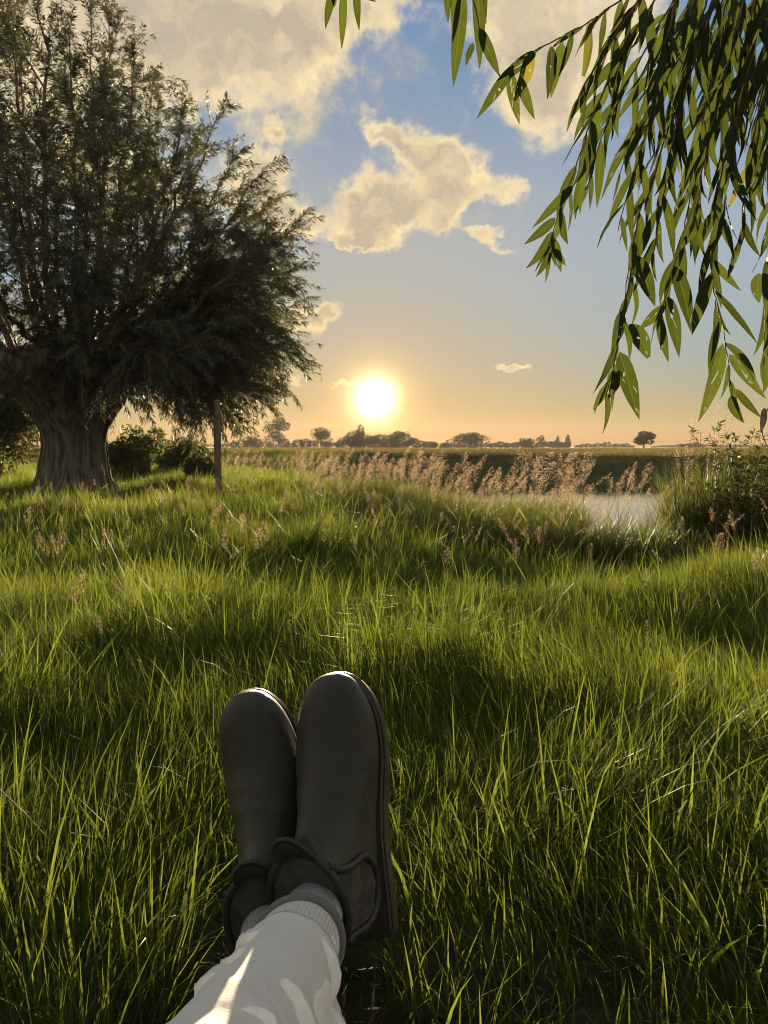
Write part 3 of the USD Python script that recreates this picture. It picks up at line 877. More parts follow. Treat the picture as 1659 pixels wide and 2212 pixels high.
# ------------------------------------------------------------------ willow branches hanging into view at the upper right
def near_leaf_look():
    g = Graph()
    uv = g.add('attribute', 'vector', attribute='st')
    u = g.add('separate_xyz', 'x', vector=uv)
    vv = g.add('separate_xyz', 'y', vector=uv)
    mid = g.ss(g.m('absolute', u), 0.0, 0.07, 1.0, 0.0)
    veins = g.m('sine', g.m('multiply_add', g.m('subtract', vv, g.m('multiply', g.m('absolute', u), 0.09)), 190.0, 0.0))
    pos = g.add('geometry', 'position')
    n = g.add('noise_texture', 'fac', vector=pos, scale=45.0, detail=5.0)
    r = g.add('object_info', 'random')
    k = g.m('multiply_add', r, 0.55, 0.72)
    k = g.m('multiply', k, g.m('multiply_add', n, 0.5, 0.75))
    k = g.m('multiply', k, g.m('multiply_add', veins, 0.03, 1.0))
    thin = g.mixc(mid, g.scale((0.046, 0.060, 0.008), k), (0.085, 0.10, 0.022))
    top = g.mixc(mid, g.scale((0.036, 0.058, 0.017), k), (0.07, 0.09, 0.03))
    old = g.m('multiply', g.ss(r, 0.975, 0.992), 0.6)
    thin = g.mixc(old, thin, (0.22, 0.18, 0.02))
    spot = g.ss(g.add('noise_texture', 'fac', vector=pos, scale=160.0, detail=2.0), 0.72, 0.76)
    thin = g.mixc(g.m('multiply', spot, 0.7), thin, (0.10, 0.06, 0.02))
    b = g.add('bump', 'normal', height=g.m('add', g.m('multiply', veins, 0.2), g.m('multiply', mid, -1.0)), strength=0.35, distance=0.0015)
    p = g.add('principled_bsdf', 'BSDF', base_color=top, roughness=0.5, specular_ior_level=0.25, normal=b)
    t = g.add('translucent_bsdf', 'BSDF', color=thin)
    return g.material('hanging_willow_leaf', surface=g.add('mix_closure', 'closure', fac=0.55, closure1=p, closure2=t))


NEAR_LEAF = near_leaf_look()
NEAR_TWIG = plain('hanging_twig', (0.10, 0.055, 0.035), (0.17, 0.105, 0.055), scale=60, rough=0.7, spec=0.12)
DEAD_LEAF = plain('dry_leaf', (0.20, 0.13, 0.075), (0.34, 0.25, 0.16), scale=60, rough=0.8)


def leaf_shape(rng, base, tip, width, roll, bend, holes=0, fold=0.22, cut=0.0, twist=0.0):
    """One lance-shaped willow leaf from base to tip: folded along its midrib, bent, sometimes eaten through."""
    base, tip = np.asarray(base, float), np.asarray(tip, float)
    axis = tip - base
    L = np.linalg.norm(axis)
    axis /= L
    view = (base + tip) / 2 - np.array([0, 0, CAM_H])
    view /= np.linalg.norm(view)
    side = np.cross(axis, view)
    side /= np.linalg.norm(side) + 1e-9
    nor = np.cross(side, axis)

    def place(u, v):
        """u across (-1..1), v along (0..1)"""
        q = np.clip(v, 0, 1)
        half = width / 2 * q ** 0.6 * (1 - q) ** 1.05 / 0.338 + 0.0005
        a = roll + twist * (v - .3)
        s = np.cos(a)[:, None] * side + np.sin(a)[:, None] * nor
        nn = -np.sin(a)[:, None] * side + np.cos(a)[:, None] * nor
        c = base + axis * (L * v)[:, None] + nor * (bend[0] * L * 4 * v * (1 - v))[:, None] + side * (bend[1] * L * 4 * v * (1 - v))[:, None]
        wave = 0.06 * np.sin(v * 19 + roll * 7) * np.abs(u)
        return c + s * (u * half)[:, None] + nn * ((fold * np.abs(u) + wave) * half)[:, None]

    if not holes and not cut:
        m = 11
        v = np.repeat(np.linspace(0, 1, m), 3)
        u = np.tile([-1.0, 0, 1], m)
        q = np.arange(m - 1)[:, None] * 3
        f = np.concatenate([q + [0, 1, 4], q + [0, 4, 3], q + [1, 2, 5], q + [1, 5, 4]])
        return place(u, v), f, np.stack([u, v], -1)
    import shapely
    from shapely.geometry import box as sbox, Point
    body = sbox(-1, 0, 1, 1 - cut)
    for _ in range(holes):
        cu, cv = rng.uniform(-.8, .8), rng.uniform(.2, .92 - cut)
        h = Point(0, 0).buffer(1, 6)
        h = shapely.affinity.scale(h, rng.uniform(.08, .28), rng.uniform(.012, .035))
        h = shapely.affinity.rotate(h, rng.uniform(-25, 25))
        body = body.difference(shapely.affinity.translate(h, cu, cv))
    vs, fs, n = [], [], 0
    edges = np.linspace(0, 1 - cut, 13)
    for a, b in zip(edges[:-1], edges[1:]):
        for c, d in ((-1, 0), (0, 1)):
            cell = body.intersection(sbox(c, a, d, b))
            for poly in getattr(cell, 'geoms', [cell]):
                if poly.geom_type != 'Polygon' or poly.area < 1e-6:
                    continue
                pv, pf = trimesh.creation.triangulate_polygon(poly, engine='earcut')
                vs.append(pv), fs.append(pf + n)
                n += len(pv)
    uv = np.vstack(vs)
    return place(uv[:, 0], uv[:, 1]), np.vstack(fs), uv


TREE = thing('overhanging_willow', 'near willow hanging its long leafy twigs into the upper right of the view', 'tree')


def hang(twigs, label, seed, extra=(), spacing=24.0, category=None, leaf_px=126):
    """A hanging branch: twigs through points of the view at a real distance, leaves alternating along them and drooping."""
    rng = np.random.default_rng(900 + seed)
    t = UsdGeom.Xform.Define(stage, numbered('/World/overhanging_willow/branch'))
    tag(t.GetPrim(), label)
    rest = []
    for ti, (pts, dist, first, dens) in enumerate(twigs):
        P = np.array([at(px, py, dist + dd) for (px, py, dd) in [(p + (0.0,))[:3] for p in pts]])
        n = max(8, int(np.linalg.norm(np.diff(P, axis=0), axis=1).sum() / 0.02))
        c = spline(P, n)
        c[1:-1] += rng.normal(0, .0012, (n - 2, 3))
        part(t, 'twig', tube(c, np.linspace(.0026, .0010, n), 6), NEAR_TWIG, smooth=True)
        tg = np.gradient(c, axis=0)
        tg /= np.linalg.norm(tg, axis=1, keepdims=True)
        s = np.concatenate([[0], np.cumsum(np.linalg.norm(np.diff(c, axis=0), axis=1))])
        step = spacing / 1661 * dist / dens
        k = 0
        u = first * s[-1]
        while u < s[-1]:
            p = np.array([np.interp(u, s, c[:, j]) for j in range(3)])
            d = np.array([np.interp(u, s, tg[:, j]) for j in range(3)])
            lat = np.cross(d, ray(829, 965))
            lat /= np.linalg.norm(lat) + 1e-9
            sgn = 1 if k % 2 else -1
            a = rng.uniform(.15, .60)
            dirn = d * 0.8 + lat * sgn * a + np.array([0, 0, -1]) * rng.uniform(.55, 1.25) + np.array([0, 1, 0]) * rng.normal(0, .33)
            dirn /= np.linalg.norm(dirn)
            f = u / s[-1]
            L = leaf_px / 1661 * dist * rng.uniform(.68, 1.15) * (1 - .35 * smoothstep(.85, 1, f))
            W = L * rng.uniform(.115, .160)
            h = rng.integers(2, 7) if rng.random() < .16 else 0
            leaf = leaf_shape(rng, p, p + dirn * L, W, rng.normal(0, .75), (rng.normal(0, .09), rng.normal(0, .06)), h, rng.uniform(.05, .6), .12 if rng.random() < .03 else 0, rng.normal(0, .9))
            if ti == 0 or len(rest) % 3 == 2 and seed != 8:
                part(t, 'leaf', leaf[:2], NEAR_LEAF, smooth=True, uv=leaf[2])
                if ti:
                    rest.append(None)
            else:
                rest.append(leaf)
            u += step * rng.uniform(.7, 1.3) * (1 + (1.0 if extra and ti == 0 else .4) * smoothstep(.5, .75, f))
            k += 1
    for (b, e, w, dist, holes, cut) in extra:
        B, E = at(b[0], b[1], dist), at(e[0], e[1], dist + rng.normal(0, .02))
        v, fc, uv = leaf_shape(rng, B, E, .84 * w / 1661 * dist, rng.normal(0, .25), (rng.normal(0, .03), rng.normal(0, .04)), holes, .15, cut)
        part(t, 'leaf', (v, fc), NEAR_LEAF, smooth=True, uv=uv)
    rest = [r for r in rest if r is not None]
    if rest:  # the leaves behind, past the count of single ones
        part(t, 'foliage', join([r[:2] for r in rest]), NEAR_LEAF, smooth=True, uv=np.vstack([r[2] for r in rest]), kind='stuff')
    return t


hang([([(738, -70), (740, -40), (742, -16)], 1.65, 2.0, 1)], 'small tuft of willow leaf tips at the top centre edge', 1,
     extra=[((722, -25), (703, 62), 20, 1.65, 0, 0), ((742, -30), (738, 106), 19, 1.66, 0, 0), ((770, -30), (776, 66), 18, 1.67, 0, 0), ((760, -22), (812, 4), 16, 1.64, 0, 0), ((715, -20), (722, 16), 16, 1.66, 0, 0)])
hang([([(1030, -90), (1020, -20), (1032, 40), (1036, 66)], 1.6, 2.0, 1)], 'willow twig with four long leaves and one small yellow leaf, left of the main foliage', 2,
     extra=[((985, -50), (978, 92), 24, 1.6, 0, 0), ((1000, -20), (979, 188), 34, 1.62, 0, 0), ((1030, -40), (1036, 150), 30, 1.6, 0, 0), ((1035, 60), (1080, 166), 26, 1.58, 0, 0), ((1022, 92), (1006, 142), 16, 1.6, 0, 0), ((1046, -40), (1050, 52), 20, 1.63, 0, 0), ((966, -30), (968, 50), 16, 1.63, 0, 0)])
hang([([(1440, -90, .1), (1330, 10, .05), (1225, 75), (1150, 112), (1104, 140)], 1.62, .30, 1.0)], 'willow branch reaching far left with ragged, insect-eaten leaves at its tip', 3,
     extra=[((1110, 140), (1030, 256), 26, 1.6, 2, 0), ((1100, 150), (1122, 268), 28, 1.62, 9, 0), ((1122, 165), (1155, 258), 24, 1.6, 1, 0), ((1150, 112), (1108, 222), 30, 1.61, 8, 0), ((1160, 110), (1068, 190), 26, 1.6, 6, 0), ((1190, 100), (1182, 215), 27, 1.63, 1, 0), ((1215, 90), (1190, 212), 30, 1.64, 0, 0)])
hang([([(1480, -90), (1375, 60), (1292, 220), (1245, 360), (1205, 470), (1182, 540)], 1.66, .16, 1.1),
      ([(1505, -90), (1405, 90), (1322, 240), (1282, 350), (1266, 410)], 1.74, .14, 1.1),
      ([(1440, -90), (1340, 60), (1270, 170), (1240, 230)], 1.60, .2, 1.0)],
     'willow branch sweeping down to the left, its tip leaves pointing left over the sky', 4,
     extra=[((1200, 470), (1132, 528), 24, 1.66, 0, 0), ((1192, 500), (1136, 580), 22, 1.66, 0, 0), ((1190, 530), (1158, 598), 18, 1.65, 1, 0), ((1196, 515), (1212, 588), 22, 1.66, 2, 0), ((1186, 545), (1178, 610), 10, 1.66, 0, 0), ((1190, 540), (1222, 574), 18, 1.67, 0, 0), ((1210, 455), (1227, 528), 22, 1.68, 0, 0), ((1240, 400), (1150, 492), 24, 1.65, 0, 0)])
hang([([(1560, -90), (1475, 160), (1412, 380), (1384, 454), (1367, 538), (1347, 656), (1337, 736), (1320, 817), (1308, 857)], 1.72, .10, 1.15),
      ([(1480, -90), (1435, 110), (1392, 300), (1350, 440), (1335, 500)], 1.64, .12, 1.15),
      ([(1540, -90), (1450, 100), (1375, 260), (1335, 390)], 1.80, .12, 1.1)],
     'long willow branch hanging left of centre in the foliage, large holed leaf at its tip', 5,
     extra=[((1339, 760), (1381, 906), 44, 1.71, 6, 0), ((1342, 672), (1320, 760), 28, 1.72, 5, 0), ((1360, 700), (1403, 780), 40, 1.70, 4, .08), ((1325, 800), (1313, 846), 22, 1.72, 1, .1), ((1312, 830), (1281, 886), 20, 1.72, 0, 0), ((1340, 800), (1313, 862), 24, 1.7, 3, 0), ((1371, 552), (1415, 662), 40, 1.7, 1, 0)])
hang([([(1605, -90), (1545, 150), (1502, 330), (1474, 520), (1451, 588), (1435, 656), (1420, 692)], 1.80, .10, 1.15),
      ([(1580, -90), (1510, 100), (1455, 300), (1425, 470), (1408, 560)], 1.68, .10, 1.15),
      ([(1625, -90), (1585, 80), (1545, 240), (1512, 400), (1496, 500)], 1.62, .10, 1.15)],
     'willow branch in the middle of the hanging foliage, ending above the reeds in slim leaves', 6,
     extra=[((1456, 574), (1492, 716), 36, 1.79, 1, 0), ((1443, 640), (1467, 772), 32, 1.8, 4, 0), ((1425, 685), (1444, 782), 24, 1.8, 2, 0), ((1436, 660), (1380, 712), 26, 1.8, 2, 0)])
hang([([(1645, -90), (1592, 200), (1552, 420), (1535, 565), (1542, 622), (1556, 689), (1569, 756), (1580, 856)], 1.70, .10, 1.05),
      ([(1665, -90), (1640, 60), (1592, 250), (1568, 420), (1560, 500)], 1.60, .08, 1.2),
      ([(1610, -90), (1570, 60), (1532, 200), (1515, 330)], 1.86, .08, 1.2)],
     'longest willow branch, hanging lowest at right with widely spaced narrow leaves', 7,
     extra=[((1541, 562), (1600, 628), 18, 1.7, 0, 0), ((1543, 628), (1636, 742), 18, 1.71, 0, 0), ((1545, 662), (1534, 785), 14, 1.7, 0, 0), ((1562, 742), (1508, 912), 34, 1.7, 3, 0), ((1575, 765), (1655, 862), 26, 1.72, 5, 0), ((1578, 855), (1608, 914), 24, 1.7, 1, 0), ((1588, 840), (1644, 902), 18, 1.71, 0, 0), ((1537, 588), (1494, 724), 32, 1.7, 0, 0)])
hang([([(1710, -90), (1660, 120), (1625, 320), (1606, 450), (1600, 520)], 1.66, .06, 1.2),
      ([(1750, -90), (1705, 200), (1672, 420), (1658, 560), (1652, 700), (1650, 790)], 1.74, .06, .95),
      ([(1690, -90), (1670, 60), (1650, 220), (1630, 380)], 1.84, .06, 1.25),
      ([(1730, -90), (1690, 90), (1668, 260), (1650, 400)], 1.58, .06, 1.2),
      ([(1600, -90), (1570, 0), (1545, 110), (1530, 220)], 1.9, .05, 1.3),
      ([(1680, -90), (1640, 10), (1610, 130), (1590, 250)], 1.95, .05, 1.3),
      ([(1530, -90), (1490, 0), (1460, 90), (1440, 190)], 1.88, .05, 1.2)],
     'dense willow branch hanging along the right frame edge', 8,
     extra=[((1640, 590), (1640, 655), 30, 1.74, 1, 0), ((1652, 760), (1648, 850), 26, 1.74, 0, 0)])


def dead_twig():
    t = UsdGeom.Xform.Define(stage, numbered('/World/overhanging_willow/branch'))
    tag(t.GetPrim(), 'pale dry twig tip with a shrivelled leaf at the right frame edge')
    P = np.array([at(px, py, 1.7) for px, py in [(1690, 830), (1664, 872), (1650, 905), (1646, 930), (1654, 958), (1668, 975)]])
    part(t, 'twig', tube(spline(P, 20), np.linspace(.0022, .0012, 20), 6), DEAD_LEAF, smooth=True)
    rng = np.random.default_rng(5)
    v, f, uv = leaf_shape(rng, at(1652, 880, 1.7), at(1643, 935, 1.7), .014, .4, (.1, .05), 0, .5)
    part(t, 'leaf', (v, f), DEAD_LEAF, smooth=True, uv=uv)


dead_twig()


def overhead():
    """The rest of that willow: its trunk behind the seat and the crown that shades it, above and behind the view."""
    rng = np.random.default_rng(77)
    x, y = 1.9, -2.6
    pts = spline([(x, y, -.2), (x - .05, y + .05, 1.0), (x - .1, y + .2, 2.0), (x - .1, y + .5, 3.2)], 14)
    part(TREE, 'trunk', tube(pts, np.linspace(.46, .24, 14), 20), WILLOW_BARK, smooth=True)
    tips = [(-2.6, 1.0, 3.7), (0, 2.2, 3.9), (2.4, 2.6, 3.6), (4.8, .6, 3.8), (-3.2, -2.2, 4.2), (1.0, -5.8, 4.4), (4.4, -4.6, 4.2), (.4, -1.0, 5.6), (1.2, 1.4, 2.9), (2.2, 1.7, 2.6)]
    for e in tips:
        s = np.array([x - .1, y + .3, 2.6])
        e = np.array(e)
        part(TREE, 'limb', tube(spline([s, s + (e - s) * .4 + [0, 0, .8], s + (e - s) * .75 + [0, 0, .7], e], 12), np.linspace(.13, .015, 12), 8), WILLOW_BARK, smooth=True)
    n = 700
    p, d = crown_points(rng, n, [(1, -1.6, 4.2, 3.6, 3.2, 1.3), (-1.6, -.8, 3.7, 2.0, 2.0, .9), (2.6, .2, 3.8, 2.2, 2.0, 1.0), (.2, .6, 3.9, 2.2, 1.5, .8), (-2.6, -2.5, 3.3, 1.3, 1.6, 1.3), (4.6, -1.0, 3.0, 1.1, 2.0, 1.5)], .1)
    ok = (p[:, 2] - CAM_H > 0.64 * np.hypot(p[:, 1], 0.0) + .85) | (p[:, 1] < -.5)
    p, d = p[ok], d[ok]
    ax = d * .4 + rng.normal(0, .4, p.shape) + [0, 0, -.5]
    ax /= np.linalg.norm(ax, axis=1, keepdims=True)
    part(TREE, 'crown', leaves_along(rng, p, ax, rng.uniform(.35, .7, len(p)), 34, .12, .023, .25, .7), WILLOW_LEAF, kind='stuff')


overhead()

# ------------------------------------------------------------------ seed-head grasses and reeds
PLUME = leaf_look('seed_plume', (0.42, 0.345, 0.23), (0.60, 0.475, 0.29), gloss=0.7, vary=0.2, amount=0.5, spec=0.1)
STRAW = plain('grass_stalk', (0.13, 0.12, 0.05), (0.22, 0.18, 0.085), scale=25, rough=0.7)


def plume_shape(rng, length, width, dense, lean, size=0.0042):
    """A loose flower head: short side branches with many small spikelets."""
    n = dense
    t = rng.random(n) ** 0.9
    lobes = 0.55 + 0.45 * np.sin(t * 26 + rng.random() * 6) ** 2
    rad = width * np.sin(np.pi * np.clip(t * .93 + .07, 0, 1)) ** 0.7 * lobes * np.sqrt(rng.random(n))
    a = rng.random(n) * 6.283
    p = np.stack([rad * np.cos(a), rad * np.sin(a), t * length + rad * .5], -1)
    d = np.stack([np.cos(a) * .6, np.sin(a) * .6, np.full(n, 1.0)], -1)
    v, f = leaf_faces(rng, p, d * 2.2, size, 0.38)
    return v, f


def bendz(v, lean, H):
    """Bends a plant of height H over in the x direction."""
    t = np.clip(v[:, 2] / H, 0, 1.4)
    out = v.copy()
    out[:, 0] += lean * H * t ** 2.4
    out[:, 2] -= 0.5 * lean ** 2 * H * t ** 3
    return out


def reed_kind(k, H, plume, width, dense, lean, leaves=2):
    rng = np.random.default_rng(1200 + k)
    st = tube(np.stack([np.zeros(9), np.zeros(9), np.linspace(-.05, H, 9)], -1), np.linspace(.0017, .0008, 9), 4)
    pv, pf = plume_shape(rng, plume, width, dense, lean)
    pv[:, 2] += H - plume
    n = leaves
    L = H * rng.uniform(.30, .5, n)
    lv, lf = blades(rng, np.stack([np.zeros(n), np.zeros(n), H * rng.uniform(.05, .5, n)], -1), L, np.full(n, .007), rng.uniform(.25, .6, n), rng.uniform(.4, 1.3, n), rng.random(n) * 6.283, 5)
    return (bendz(st[0], lean, H), st[1]), (bendz(pv, lean, H), pf), (bendz(lv, lean, H), lf)


KINDS = [reed_kind(0, .80, .17, .034, 150, .10), reed_kind(1, .86, .14, .024, 120, .22), reed_kind(2, .72, .15, .040, 160, .05), reed_kind(3, .78, .12, .018, 90, .30), reed_kind(4, .66, .16, .046, 170, .15), reed_kind(5, .92, .19, .030, 160, .18)]


def make_classes():
    for k, (stem, head, leaf) in enumerate(KINDS):
        c = stage.CreateClassPrim(f'/World/plant_kind_{k:03d}')
        for nm, mesh, mat in (('stem', stem, STRAW), ('seed_head', head, PLUME), ('leaf', leaf, GRASS)):
            usdkit.mesh(stage, f'/World/plant_kind_{k:03d}/{nm}', mesh, mat)


make_classes()


def stalk(name, label, category, x, y, H, k, yaw, group=None, tilt=0.0, fat=1.0):
    x_ = UsdGeom.Xform.Define(stage, numbered('/World/' + name))
    base = (0.80, .86, .72, .78, .66, .92)[k]
    s = H / base
    x_.AddTranslateOp().Set(Gf.Vec3d(float(x), float(y), float(ground(x, y))))
    x_.AddRotateZOp().Set(math.degrees(yaw))
    x_.AddRotateYOp().Set(float(tilt))
    x_.AddScaleOp().Set(Gf.Vec3f(s * fat, s * fat, s))
    p = x_.GetPrim()
    p.GetReferences().AddInternalReference(f'/World/plant_kind_{k:03d}')
    p.SetInstanceable(True)
    tag(p, label, category, group)


SINGLE = [  # head x, head y in the view, distance, kind, yaw, tilt, fatness, label
    (172, 1243, 2.15, 4, .4, 4, 1.0, 'bushy pale seed head standing alone in the left foreground grass'),
    (220, 1335, 1.95, 2, 2.5, 8, .7, 'small pinkish seed head just right of and below the bushy pale one'),
    (402, 1030, 5.6, 0, .6, 6, 1.2, 'tall seed head rising right of the willow trunk, in front of the post'),
    (325, 1065, 5.2, 3, .3, 18, 1.3, 'nodding seed head leaning right below the willow trunk'),
    (268, 1120, 4.4, 2, .2, 10, .8, 'small ragged seed head in the sunlit grass below the trunk'),
    (130, 1120, 4.2, 0, 1.2, 5, .9, 'loose seed head in the grass left of centre below the trunk foot'),
    (93, 1072, 5.0, 3, .1, 4, .9, 'slim seed head in front of the left foot of the trunk'),
    (55, 1112, 4.4, 5, 2.9, 8, .8, 'seed head near the left frame edge in the sunlit grass'),
    (340, 1240, 2.6, 1, .2, 2, .6, 'short slim seed head in the grass right of the bushy pale one'),
    (512, 1222, 2.9, 4, .8, 3, .6, 'faint brownish seed head in the shaded hollow above the left boot'),
    (822, 1130, 3.9, 2, .6, 3, .8, 'seed head in the middle of the meadow straight below the sun'),
    (762, 1160, 3.6, 4, 2.2, 5, .6, 'smaller seed head just left of the one below the sun'),
    (1396, 1366, 2.0, 4, 1.4, 2, .7, 'reddish seed head in the shaded grass of the right foreground'),
    (1490, 1282, 2.5, 3, .5, 3, .8, 'slim brownish seed head in the right grass above the reddish one'),
    (1630, 1200, 2.8, 2, 2.0, 2, .8, 'short seed head at the right frame edge in the grass'),
    (964, 1060, 5.4, 1, .1, 2, .8, 'straight slim stalk left of the water in front of the reeds'),
    (1050, 1085, 4.9, 5, .2, 14, .9, 'drooping pale seed head in front of the dark reeds left of the water'),
    (1208, 985, 6.6, 5, .5, 8, 1.3, 'tallest plumed stalk beside the left end of the water'),
    (1385, 995, 6.4, 1, .3, 10, 1.1, 'nodding stalk crossing the right half of the water'),
    (1300, 1105, 4.9, 0, 1.4, 10, .8, 'leaning seed head below the left end of the water'),
]


def scatter_reeds():
    rng = np.random.default_rng(51)
    for (px, py, d, k, yaw, tilt, fat, label) in SINGLE:
        p = at(px, py, d)
        H = p[2] - float(ground(p[0], d))
        H = max(H, .22) * 1.03
        lean = (.10, .22, .05, .30, .15, .18)[k]
        stalk('flowering_grass', label, 'grass stalk', p[0] - lean * H * math.cos(yaw), d - lean * H * math.sin(yaw), H, k, yaw, None, tilt * .5, fat)
    done = 0
    while done < 230:  # the stand of seed heads along the near bank
        px = rng.choice([rng.uniform(640, 960), rng.uniform(960, 1240), rng.uniform(1150, 1480)], p=[.48, .34, .18])
        d = rng.uniform(4.8, 10.5)
        x = (px - 829.5) / 1661 * d
        top = rng.normal(1012, 32) if px < 1000 else rng.normal(1040, 38)
        H = CAM_H - (max(top, 972) - 965) / 1661 * d - float(ground(x, d))
        if not .45 < H < 1.25:
            continue
        stalk('reed_stalk', 'one of the many pinkish plumed stalks crowding the near bank below the sun', 'grass stalk', x, d, H, int(rng.integers(6)), rng.normal(0.2, .9), 'plumed stalks crowding the near bank', rng.normal(2, 4), rng.uniform(.9, 1.5))
        done += 1
    spots = []
    for _ in range(520):
        px = rng.choice([rng.uniform(470, 700), rng.uniform(620, 1250), rng.uniform(1150, 1490)], p=[.22, .6, .18])
        d = rng.uniform(7.5, 14) if px < 700 else rng.uniform(6.5, 12.5)
        x = (px - 829.5) / 1661 * d
        if px > 1225 and px < 1470 and rng.random() < .55:
            continue
        g0 = float(ground(x, d))
        H = rng.uniform(.45, .8) if px < 700 else rng.uniform(.5, .95)
        H = min(H, CAM_H - (985 - 965) / 1661 * d - g0)
        if H < .3:
            continue
        if d < 7.5 and rng.random() < .7:
            continue
        spots.append((x, d, g0, rng.normal(.2, 1.0), H / .8 * rng.uniform(.9, 1.4), H / .8, rng.integers(6), rng.normal(0, .07), rng.normal(.04, .07)))
    for _ in range(170):  # thinly through the sunlit meadow
        d = rng.uniform(2.6, 7.5)
        x = rng.uniform(-.55, .55) * d
        spots.append((x, d, float(ground(x, d)), rng.random() * 6.283, rng.uniform(.4, .7), rng.uniform(.42, .60), rng.integers(6), rng.normal(0, .1), rng.normal(.04, .1)))
    instancer('/World/seed_head_grass', [[(s, STRAW), (h, PLUME), (l, GRASS)] for s, h, l in KINDS], spots, 'haze of smaller seed heads scattered through bank and meadow')
    # dark sedge and reed leaves at the water's edge
    protos = []
    for k in range(5):
        r2 = np.random.default_rng(1300 + k)
        n = 90
        a = r2.random(n) * 6.283
        rr = .16 * np.sqrt(r2.random(n))
        protos.append((blades(r2, np.stack([rr * np.cos(a), rr * np.sin(a), np.full(n, -.04)], -1), r2.uniform(.30, .78, n), r2.uniform(.006, .011, n), np.abs(r2.normal(0, .22, n)), np.abs(r2.normal(0, .7, n)), r2.random(n) * 6.283, 4), SEDGE))
    spots = []
    for i in range(3000):
        px = rng.uniform(680, 1500) if i < 1500 else rng.uniform(760, 1236)
        d = rng.uniform(5.6, 12.0) if i < 1500 else rng.uniform(9.0, 13.5)
        x = (px - 829.5) / 1661 * d
        if 1232 < px < 1475 and (d > 7.2 or rng.random() < .55):
            if True:
                continue
        if px < 920 and rng.random() < (920 - px) / 260:
            continue
        g0 = float(ground(x, d))
        if g0 < -.95:
            continue
        # the crowns of the clumps stay below the view of the water and the far bank
        lim = CAM_H - ((1048 if px < 1236 else 1105) - 965) / 1661 * d - g0
        h = rng.uniform(.5, 1.1)
        h = min(h, (lim + .12 * (d > 9)) / .62, (-.01 + .062 * (d - 4.6) - g0) / .62)
        if h < .16:
            continue
        spots.append((x, d, g0, rng.random() * 6.283, rng.uniform(.8, 1.2), h, rng.integers(5), rng.normal(0, .08), rng.normal(.03, .08)))
    instancer('/World/bank_sedge', protos, spots, 'dark sedge and reed leaves along the water edge')


scatter_reeds()


def right_clumps():
    """The tall dark clump of reeds and the leafy weeds on the bank at the right frame edge."""
    rng = np.random.default_rng(61)
    d = 6.4
    for (px, half, top, n, seed, label) in ((1545, .36, 950, 1500, 1, 'tall dark clump of reeds on the bank right of the water'), ):
        c = at(px, 965, d)
        g0 = float(ground(c[0], d))
        H = CAM_H - (top - 965) / 1661 * d - g0
        t = thing('reed_clump', label, 'reeds', (c[0], d, g0))
        a = rng.random(n) * 6.283
        rr = np.sqrt(rng.random(n))
        x, y = half * rr * np.cos(a), .5 * rr * np.sin(a)
        L = H * rng.uniform(.55, 1.12, n) * (1 - .25 * rr)
        part(t, 'leaf_blades', blades(rng, np.stack([x, y, np.full(n, -.05)], -1), L, rng.uniform(.007, .014, n), np.abs(rng.normal(0, .16, n)), np.abs(rng.normal(0, .5, n)), np.arctan2(y, x) + rng.normal(0, .7, n), 5), SEDGE, kind='stuff')
        for k in range(16):
            ss, hd, lf = KINDS[int(rng.integers(6))]
            px_, py_ = rng.uniform(-half, half), rng.uniform(-.4, .4)
            s = H * rng.uniform(1.0, 1.28) / .8
            M = Rotation.from_euler('z', rng.normal(.3, .9)).as_matrix()
            for nm, me, mat in (('stem', ss, STRAW), ('seed_head', hd, PLUME)):
                v = (me[0] * [1.0, 1.0, s]) @ M.T + [px_, py_, 0]
                part(t, nm, (v, me[1]), mat)
    # leafy weeds
    for (px, dd, top, n, label) in ((1600, 6.0, 962, 26, 'leafy green weed thicket at the right frame edge beside the reed clump'), (1665, 5.4, 990, 18, 'lower leafy weeds cut by the right frame edge')):
        c = at(px, 965, dd)
        g0 = float(ground(c[0], dd))
        H = CAM_H - (top - 965) / 1661 * dd - g0
        t = thing('leafy_weed', label, 'weeds', (c[0], dd, g0))
        st, ax, ln = [], [], []
        for k in range(n):
            a, r = rng.random() * 6.283, .26 * math.sqrt(rng.random())
            h = H * rng.uniform(.7, 1.15)
            top_ = np.array([r * math.cos(a) * 1.3 + rng.normal(0, .04), r * math.sin(a) * 1.3, h])
            pts = spline([(r * math.cos(a), r * math.sin(a), -.05), (r * 1.1 * math.cos(a), r * 1.1 * math.sin(a), h * .5), top_], 8)
            part(t, 'stem', tube(pts, np.linspace(.004, .0015, 8), 5), TWIG_BARK)
            for q in np.linspace(.12, 1, 9):
                o = np.array([np.interp(q, np.linspace(0, 1, 8), pts[:, j]) for j in range(3)])
                st.append(o), ax.append(np.array([rng.normal(0, .5), rng.normal(0, .5), .9])), ln.append(.10)
        ax = np.array(ax)
        ax /= np.linalg.norm(ax, axis=1, keepdims=True)
        part(t, 'foliage', leaves_along(rng, np.array(st), ax, np.array(ln), 12, .062, .013, .2, 1.0), BUSH_LEAF, kind='stuff')


right_clumps()

